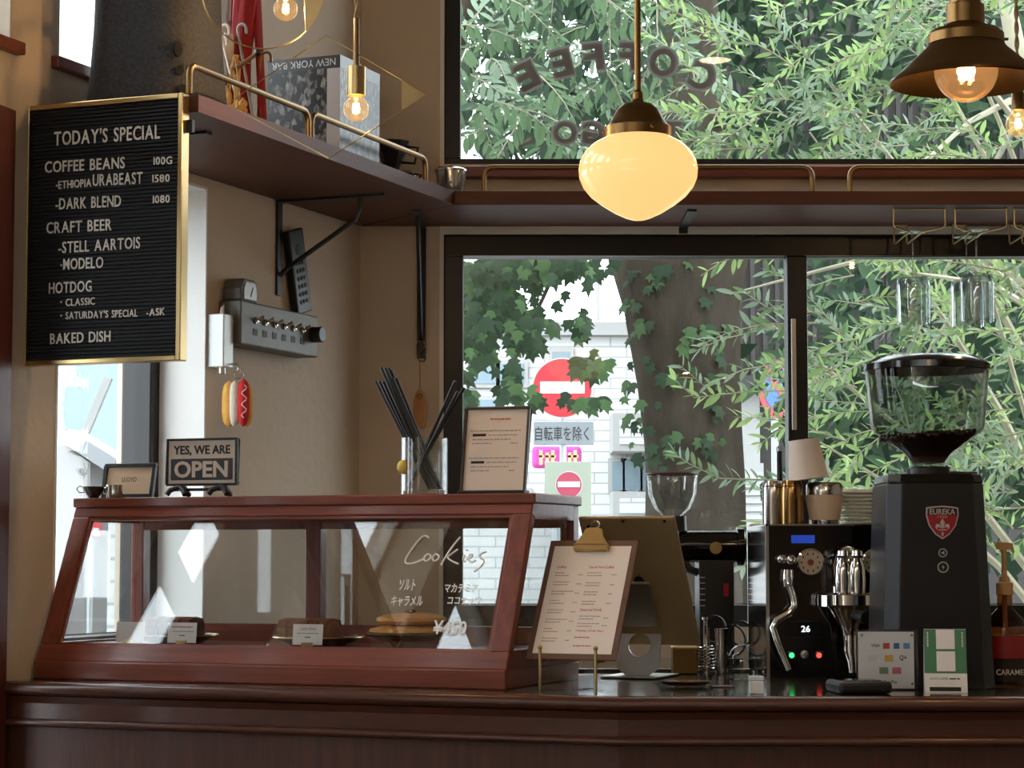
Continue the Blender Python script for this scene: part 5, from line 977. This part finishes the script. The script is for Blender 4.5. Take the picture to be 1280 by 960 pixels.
MB().box(-31 * k3, 31 * k3, 0, .2, sz3(585), sz3(557)).build('sign_box', mk('pink_panel', rgb(190, 50, 140), .4, noise=.04, nscale=3), t, bevel=.05); m = MB(); yl = mk('yellow_print3', rgb(246, 226, 120), .5, noise=.04, nscale=3)
for i, x in enumerate((-22, -14, -7, 14, 21)): m.box(x * k3, (x + 4) * k3, -.01, 0, sz3(581), sz3(563 + i % 2 * 3)); m.box(x * k3, (x + 6) * k3, -.01, 0, sz3(572), sz3(569))
tag(m.build('sign_glyphs', yl, t), kind='stuff'); MB().tube([(0, .1, 0), (0, .1, sz3(585))], .06, 8).build('post', galv, t, True)
YS4 = 20; k4 = YS4 / F_PX; c = at(973, 487, YS4)
t = thing('no_parking_sign', 'round blue and red no parking sign behind the olive twigs', 'road sign', (c.x, YS4, -.05), math.radians(38))
def sz4(py): return at(973, py, YS4).z + .05
disc(t, 0, sz4(487), 36 * k4, 0, red, 'red_ring', .01); disc(t, 0, sz4(487), 27 * k4, -.011, mk('sign_blue', rgb(34, 84, 176), .4, noise=.05, nscale=3), 'blue_field', .003); MB().box(-26 * k4, 26 * k4, -.018, -.014, -5 * k4, 5 * k4, Matrix.Translation((0, 0, sz4(487))) @ Matrix.Rotation(math.radians(45), 4, 'Y')).build('red_bar', red, t); MB().tube([(0, .05, 0), (0, .05, sz4(460))], .035, 10).build('pole', galv, t, True)
# dark house with boarded wall
YD = 25; t = thing('dark_house', 'dark house with battened upper wall and pale lower wall', 'building', (0, YD, -.05))
drk = mk('dark_boards', rgb(62, 60, 58), .7, spec=.1, noise=.2, nscale=3); x0 = at(905, 500, YD).x; x1 = 14
def dz(py): return at(950, py, YD).z + .05
MB().box(x0, x1, .3, 5, dz(480), 8.5).build('upper_wall', drk, t); MB().box(x0 - .2, x1, -.1, .4, dz(489), dz(470)).build('eave', mk('eave_dark', rgb(38, 37, 37), .6, noise=.1, nscale=3), t); MB().box(x0, at(952, 500, YD).x, .2, 5, dz(578), dz(489)).build('pale_wall', conc, t); MB().box(at(952, 500, YD).x, x1, .32, 5, 0, dz(489)).build('lower_wall', drk, t)
bm = MB().box(0, .05, .24, .3, dz(470), 8.5).mesh('batten', drk)
for i in range(34): obj('batten', bm, t, (x0 + .05 + i * .14, 0, 0))
sm = MB().prism([(.0, 0), (-.03, 0), (0, .085)], x0, at(958, 700, YD).x, 'x').mesh('siding_board', conc); MB().box(x0, at(958, 700, YD).x, .2, 5, 0, dz(578)).build('siding_backing', conc, t)
for i in range(int(dz(580) / .09)): obj('siding_board', sm, t, (0, .2, i * .09))
# side street: pieces seen through the side window
t = thing('side_house', 'white gridded house wall seen through the side window', 'building', (0, 16, -.05)); MB().box(-6.5, -2.2, 0, 4, 0, 7).build('wall', tiles, t)
for i in range(3): f = MB().box(-4.1 + i * .75, -3.5 + i * .75, -.05, 0, 1.6, 3.0).build('window', conc, t); MB().box(-4.05 + i * .75, -3.55 + i * .75, -.06, -.05, 1.65, 2.95).build('pane', skyglass, f)
a = at(104, 548, 10.2); b = at(136, 472, 10.2); a.z = a.z - 0.0
tag(MB().tube([a, b], .024, 4).build('leaning_post', mk('weathered_wood', rgb(128, 128, 126), .8, noise=.15, nscale=9)), 'weathered grey post leaning outside the side window', 'post')
t = thing('metal_canopy', 'grey sheet metal canopy outside the side window', 'canopy', at(75, 640, 8.6)); k = 8.6 / F_PX
MB().prism([(0, 100 * k), (5 * k, 106 * k), (70 * k, 66 * k), (62 * k, 48 * k), (2 * k, 86 * k)], 0, .5, 'y').build('roof_sheet', mk('sheet_metal', rgb(112, 116, 120), .5, .1, noise=.08, nscale=9), t); MB().prism([(-8 * k, -475 * k), (34 * k, -475 * k), (34 * k, 62 * k), (2 * k, 84 * k), (-8 * k, 84 * k)], .05, .45, 'y').build('cabinet', mk('cabinet_grey', rgb(104, 102, 102), .6, noise=.1, nscale=9), t)
t = thing('street_banner', 'small red and white banner outside, seen through the case', 'banner', at(118, 800, 8.2)); k = 8.2 / F_PX
MB().box(-6 * k, 6 * k, 0, .02, 128 * k, 152 * k).build('banner_cloth', red, t); MB().tube([(-7 * k, .01, -240 * k), (-7 * k, .01, 156 * k)], .01, 8).build('banner_pole', galv, t, True); MB().box(-4 * k, 4 * k, -.003, 0, 130 * k, 139 * k).build('banner_print', sgw, t)

# ---------------------------------------------------------------- foliage
def leaf_mesh(name, L, w, mat, bend=.12, st=4):
    vs = []; fs = []
    for i in range(st + 1):
        t = i / st; wd = w * math.sin(math.pi * min(1, t * .92 + .06)) ** .8 if 0 < i < st else 0; z = -bend * L * t * t; vs += [(-wd, L * t, z + wd * .25), (0, L * t, z), (wd, L * t, z + wd * .25)]
    for i in range(st):
        a = i * 3
        for q in (0, 1): fs.append((a + q, a + q + 1, a + 3 + q + 1, a + 3 + q))
    m = MB().add(vs, fs); me = bpy.data.meshes.new(name); me.from_pydata(m.v, [], m.f); me.materials.append(mat); me.shade_smooth(); return me
def lobed_mesh(name, S, mat):
    pts = [(0, 0)] + [(S * r * math.sin(math.radians(a)), S * (.42 + r * math.cos(math.radians(a)))) for a, r in ((-160, .42), (-115, .55), (-88, .34), (-58, .62), (-32, .36), (0, .72), (32, .36), (58, .62), (88, .34), (115, .55), (160, .42))]
    vs = [(x, y, -.35 * (x * x + (y - .4 * S) ** 2) / S) for x, y in pts] + [(0, .42 * S, 0)]; n = len(pts); me = bpy.data.meshes.new(name); me.from_pydata(vs, [], [(i, (i + 1) % n, n) for i in range(n)]); me.materials.append(mat); me.shade_smooth(); return me
def frame_m(p, d, up, s=1):
    d = d.normalized(); x = d.cross(up); x = x.normalized() if x.length > 1e-4 else Vector((1, 0, 0)); z = x.cross(d); M = Matrix(((x.x * s, d.x * s, z.x * s, p.x), (x.y * s, d.y * s, z.y * s, p.y), (x.z * s, d.z * s, z.z * s, p.z), (0, 0, 0, 1))); return M
def vis(M): 
    p = M.translation; d = p - CAM; px = 640 + F_PX * d.x / d.y; py = 695 - F_PX * d.z / d.y
    inwin = (577 < px < 1280 and 0 < py < 204) or (577 < px < 1280 and 318 < py < 640); return (0 if inwin else 1, d.y)
def foliage(t, meshes, mats, name, maxn=300):
    ms = sorted(mats, key=lambda q: vis(q[0]))
    for M, i in ms[:maxn]: o = obj(name, meshes[i], t); o.matrix_local = Matrix.Translation(-t.location) @ M
    rest = ms[maxn:]
    if not rest: return
    vs = []; fs = []; mi = []
    src = [([v.co.copy() for v in me.vertices], [tuple(p.vertices) for p in me.polygons]) for me in meshes]
    for M, i in rest:
        o_ = len(vs); M2 = Matrix.Translation(-t.location) @ M; vs += [tuple(M2 @ v) for v in src[i][0]]; fs += [tuple(a + o_ for a in f) for f in src[i][1]]; mi += [i] * len(src[i][1])
    me = bpy.data.meshes.new('foliage'); me.from_pydata(vs, [], fs); [me.materials.append(q.materials[0]) for q in meshes]; me.polygons.foreach_set('material_index', mi); me.shade_smooth()
    tag(obj('foliage', me, t), kind='stuff')
def rv(r): return Vector((r.gauss(0, 1), r.gauss(0, 1), r.gauss(0, 1))).normalized()
bark = mk('bark', rgb(50, 45, 38), .95, spec=.08, noise=.5, nscale=14, bump=.9, bscale=22, stretch=(1, 1, .35)); twig_m = mk('twig_bark', rgb(132, 128, 108), .8, noise=.2, nscale=30)
# ---- olive
ol_m = [mk('olive_leaf_light', rgb(118, 140, 90), .7, spec=.12, noise=.15, nscale=12, trans=.4), mk('olive_leaf_mid', rgb(84, 104, 72), .7, spec=.12, noise=.15, nscale=12, trans=.35), mk('olive_leaf_grey', rgb(108, 124, 106), .7, spec=.12, noise=.12, nscale=12, trans=.3)]
olm = [leaf_mesh('olive_leaf', .062, .0085, q) for q in ol_m]
r = random.Random(21); leaves = []; tw = MB()
def olive_twig(pts, r, step=.02, big=1.0):
    P = [Vector(p) for p in pts]; tw.tube(P, [.0032 * (1 - .7 * i / (len(P) - 1)) for i in range(len(P))], 5); bright = r.random()
    for a, b in zip(P, P[1:]):
        n = max(1, int((b - a).length / step)); d = (b - a).normalized()
        for i in range(n):
            p = a.lerp(b, (i + r.random() * .4) / n); s0 = d.cross(rv(r)).normalized()
            for sg_ in (1, -1):
                dr_ = (d * r.uniform(.5, 1.1) + s0 * sg_ * .9 + Vector((0, 0, .15)) + rv(r) * .2); leaves.append((frame_m(p, dr_, rv(r) * .7 + Vector((0, -.3, .8)), r.uniform(.6, 1.1) * big), 0 if bright > .62 and r.random() < .8 else (1 if r.random() < .6 else 2)))
def ap(px, py, Y): return at(px, py, Y)
for pts in ([(1060, 440, 7.3), (985, 452, 7.2), (930, 462, 7.1), (880, 482, 7.0), (848, 455, 7.0)], [(1050, 470, 7.3), (985, 488, 7.2), (930, 490, 7.1), (868, 497, 7.0), (838, 470, 7.0)], [(1040, 596, 7.2), (960, 600, 7.1), (900, 598, 7.05), (862, 580, 7.0), (836, 562, 7.0)], [(1000, 322, 7.4), (930, 318, 7.3), (900, 328, 7.3), (876, 345, 7.3)],
            [(1030, 392, 7.3), (960, 385, 7.3), (930, 365, 7.25), (912, 368, 7.2)], [(1020, 420, 7.3), (960, 410, 7.3), (900, 425, 7.2), (862, 442, 7.2)], [(985, 640, 7.3), (940, 655, 7.2), (915, 690, 7.2)], [(1020, 520, 7.2), (970, 540, 7.2), (945, 560, 7.2)], [(1010, 350, 7.4), (975, 345, 7.3), (950, 335, 7.3)]): olive_twig([ap(*p) for p in pts], r, .026)
trunk_top = at(1330, 380, 8.2)
for i in range(235):
    if i < 120: px, py = r.uniform(850, 1330), r.uniform(-60, 215)
    else: px, py = r.uniform(1015, 1330), r.uniform(300, 700)
    Y = r.uniform(6.75, 8.6); p = at(px, py, Y)
    if i < 120 and px < 960 and r.random() < .35: continue
    d = Vector((-.8 + r.gauss(0, .5), r.gauss(-.15, .4), r.gauss(.15, .55))).normalized(); L = r.uniform(.22, .42)
    q = [p]
    for s_ in range(4): d = (d + Vector((0, 0, -.10)) + rv(r) * .12).normalized(); q.append(q[-1] + d * L / 4)
    if min(v.y for v in q) < 6.42: continue
    olive_twig(q, r, .022)
ot = thing('olive_tree', 'silvery green olive tree with narrow leaves outside the window', 'tree', Vector((trunk_top.x + .1, 8.3, -.05)))
b_ = ot.location
MB().tube([Vector((0, 0, 0)), Vector((.02, 0, .9)), Vector((-.05, 0, 1.7)), Vector((-.12, -.1, 2.4)), Vector((-.3, -.1, 3.4))], [.09, .08, .07, .055, .03], 12).build('trunk', twig_m, ot, True)
m = MB()
for i in range(16):
    z = r.uniform(.9, 3.2); e_ = at(r.uniform(900, 1250), r.uniform(0, 600), r.uniform(7.2, 8.3)) - b_; s_ = Vector((-.05, 0, z)); mid = s_.lerp(e_, .5) + Vector((0, 0, .12)); m.tube([s_, s_.lerp(mid, .6) + Vector((0, 0, .04)), mid, mid.lerp(e_, .6), e_], [.018, .014, .010, .007, .003], 6)
tag(m.build('branches', twig_m, ot, True), kind='stuff')
o = tw.build('twigs', twig_m, ot); o.location = -b_; tag(o, kind='stuff')
foliage(ot, olm, leaves, 'leaf')
# ---- big street tree with lobed leaves
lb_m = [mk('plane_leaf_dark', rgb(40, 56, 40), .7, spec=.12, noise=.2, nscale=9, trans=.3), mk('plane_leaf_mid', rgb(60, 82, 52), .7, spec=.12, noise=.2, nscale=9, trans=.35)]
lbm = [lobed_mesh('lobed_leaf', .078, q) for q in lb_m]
YT = 11.0; bt = at(866, 700, YT); stt = thing('street_tree', 'large dark street tree trunk with hanging lobed leaves', 'tree', (bt.x, YT, -.05))
pts = [(868, 1020), (866, 800), (865, 600), (857, 480), (852, 400), (850, 330), (846, 250), (850, 150), (862, 0), (870, -150)]; rad = [.29, .25, .235, .245, .27, .32, .33, .22, .14, .10]
ring = []; n = 26; rt = random.Random(4)
P = [at(*p, YT) for p in pts]; P[0].z = -.05; vs = []; fs = []
for i, (p, q) in enumerate(zip(P, rad)):
    for kk in range(n): a = 2 * math.pi * kk / n; q2 = q * (1 + .07 * math.sin(3 * a + i * .7) + .05 * math.sin(7 * a + i) + rt.uniform(-.025, .025)); vs.append(p + Vector((q2 * math.cos(a), q2 * math.sin(a), 0)) - stt.location)
for i in range(len(P) - 1):
    for kk in range(n): fs.append((i * n + kk, i * n + (kk + 1) % n, (i + 1) * n + (kk + 1) % n, (i + 1) * n + kk))
MB().add(vs, fs).build('trunk', bark, stt, True)
m = MB()
for e_ in ((600, 340, 10.2), (660, 380, 10.3), (700, 330, 10.4), (590, 430, 10), (640, 460, 10.1), (960, 230, 10.6), (560, 250, 10)):
    q = at(*e_); s_ = at(838, 250, YT); mid = s_.lerp(q, .5) + Vector((0, 0, .35)); m.tube([x - stt.location for x in (s_, s_.lerp(mid, .5) + Vector((0, 0, .1)), mid, mid.lerp(q, .5) + Vector((0, 0, .06)), q)], [.05, .04, .025, .012, .004], 6)
tag(m.build('boughs', bark, stt, True), kind='stuff')
lv = []; r = random.Random(8)
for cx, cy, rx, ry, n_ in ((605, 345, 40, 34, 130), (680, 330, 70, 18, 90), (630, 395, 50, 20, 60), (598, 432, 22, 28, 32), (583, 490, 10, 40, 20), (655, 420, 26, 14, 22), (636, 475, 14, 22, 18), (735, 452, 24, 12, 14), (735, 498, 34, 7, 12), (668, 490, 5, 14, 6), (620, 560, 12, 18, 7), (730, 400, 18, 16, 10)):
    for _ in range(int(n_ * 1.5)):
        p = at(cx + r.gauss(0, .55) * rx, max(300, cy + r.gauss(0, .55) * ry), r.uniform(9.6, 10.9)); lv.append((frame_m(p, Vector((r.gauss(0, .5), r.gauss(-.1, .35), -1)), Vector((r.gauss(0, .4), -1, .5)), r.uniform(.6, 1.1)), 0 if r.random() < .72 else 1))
for _ in range(90):   # ivy on the bark
    py = r.uniform(325, 590); px = r.uniform(785, 885) if py < 480 else r.uniform(800, 850); a = r.uniform(-2.6, -.6); q = at(850, py, YT); p = Vector((q.x + .29 * math.cos(a) - .03, YT + .30 * math.sin(a), q.z)); nrm = Vector((math.cos(a), math.sin(a), 0)); lv.append((frame_m(p, Vector((r.gauss(0, .4), 0, -1)) + nrm * .25, nrm + Vector((0, 0, .3)), r.uniform(.5, 1.05)), 0 if r.random() < .6 else 1))
foliage(stt, lbm, lv, 'leaf')
big = [leaf_mesh('sky_block_leaf', .34, .10, q, .15, 2) for q in lb_m]; cv_ = []  # unseen leaf mass over the street, added to hold back sky light
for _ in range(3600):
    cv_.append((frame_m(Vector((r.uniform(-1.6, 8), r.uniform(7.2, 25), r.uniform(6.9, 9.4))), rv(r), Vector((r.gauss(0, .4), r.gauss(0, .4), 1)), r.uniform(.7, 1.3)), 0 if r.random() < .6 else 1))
foliage(stt, big, cv_, 'sky_block_leaf', 0)
# ---- drooping tree filling the upper window
dm = [mk('zelkova_leaf', rgb(74, 94, 68), .7, spec=.12, noise=.2, nscale=9, trans=.35), mk('zelkova_leaf_pale', rgb(118, 134, 114), .7, spec=.12, noise=.15, nscale=9, trans=.3), mk('zelkova_leaf_dark', rgb(42, 56, 44), .7, spec=.12, noise=.2, nscale=9, trans=.25)]
dmm = [leaf_mesh('pointed_leaf', .082, .0135, q, .2) for q in dm]
dt = thing('drooping_tree', 'tree with drooping pointed leaves behind the coffee lettering', 'tree', at(560, 800, 9.2)); dt.location.z = -.05; r = random.Random(33); lv = []; m = MB()
MB().tube([Vector((-.2, .3, 0)), Vector((-.25, .3, 1.8)), Vector((-.1, .2, 3.1)), Vector((.2, 0, 4))], [.1, .09, .06, .03], 12).build('trunk', bark, dt, True)
for i in range(85):
    p = at(r.uniform(560, 880), r.uniform(-80, 170), r.uniform(8.2, 10)); d = Vector((r.gauss(-.1, .8), r.gauss(0, .3), r.gauss(-.2, .4))).normalized(); q = [p]
    for s_ in range(5): d = (d + Vector((0, 0, -.16)) + rv(r) * .1).normalized(); q.append(q[-1] + d * .07)
    m.tube([x - dt.location for x in q], [.004, .0035, .003, .0025, .002, .001], 5); pal = r.random()
    for a, b in zip(q, q[1:]):
        for s_ in range(2):
            pp_ = a.lerp(b, s_ / 2); dd = (b - a).normalized(); sd_ = dd.cross(Vector((0, -1, .2))).normalized()
            for sg_ in (1, -1): lv.append((frame_m(pp_, dd * .7 + sd_ * sg_ + Vector((0, 0, -.45)) + rv(r) * .15, Vector((r.gauss(0, .3), -.8, .8)), r.uniform(.7, 1.1)), (1 if pal > .8 and r.random() < .7 else 0 if r.random() < .6 else 2)))
tag(m.build('twigs', twig_m, dt), kind='stuff'); foliage(dt, dmm, lv, 'leaf')
# ---- far dark trees
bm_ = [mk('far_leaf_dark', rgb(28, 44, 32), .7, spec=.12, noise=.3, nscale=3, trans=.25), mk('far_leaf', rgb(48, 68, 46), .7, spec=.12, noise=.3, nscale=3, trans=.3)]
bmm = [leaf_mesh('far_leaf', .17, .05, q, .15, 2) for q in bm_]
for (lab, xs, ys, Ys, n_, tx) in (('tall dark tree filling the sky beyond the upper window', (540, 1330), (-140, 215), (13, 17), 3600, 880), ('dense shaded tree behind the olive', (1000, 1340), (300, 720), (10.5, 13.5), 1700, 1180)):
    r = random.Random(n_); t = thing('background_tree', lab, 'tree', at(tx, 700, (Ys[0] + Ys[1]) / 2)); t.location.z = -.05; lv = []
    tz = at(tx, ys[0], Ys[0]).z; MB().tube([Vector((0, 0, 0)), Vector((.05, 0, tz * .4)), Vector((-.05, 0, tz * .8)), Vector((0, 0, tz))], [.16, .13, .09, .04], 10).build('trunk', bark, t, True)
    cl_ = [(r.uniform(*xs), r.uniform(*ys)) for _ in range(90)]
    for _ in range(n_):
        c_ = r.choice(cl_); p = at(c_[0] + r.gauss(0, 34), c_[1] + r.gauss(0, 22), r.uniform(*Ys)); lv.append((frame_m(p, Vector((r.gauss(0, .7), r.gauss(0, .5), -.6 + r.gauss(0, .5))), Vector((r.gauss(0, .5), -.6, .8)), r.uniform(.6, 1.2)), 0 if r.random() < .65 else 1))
    foliage(t, bmm, lv, 'leaf', 0)
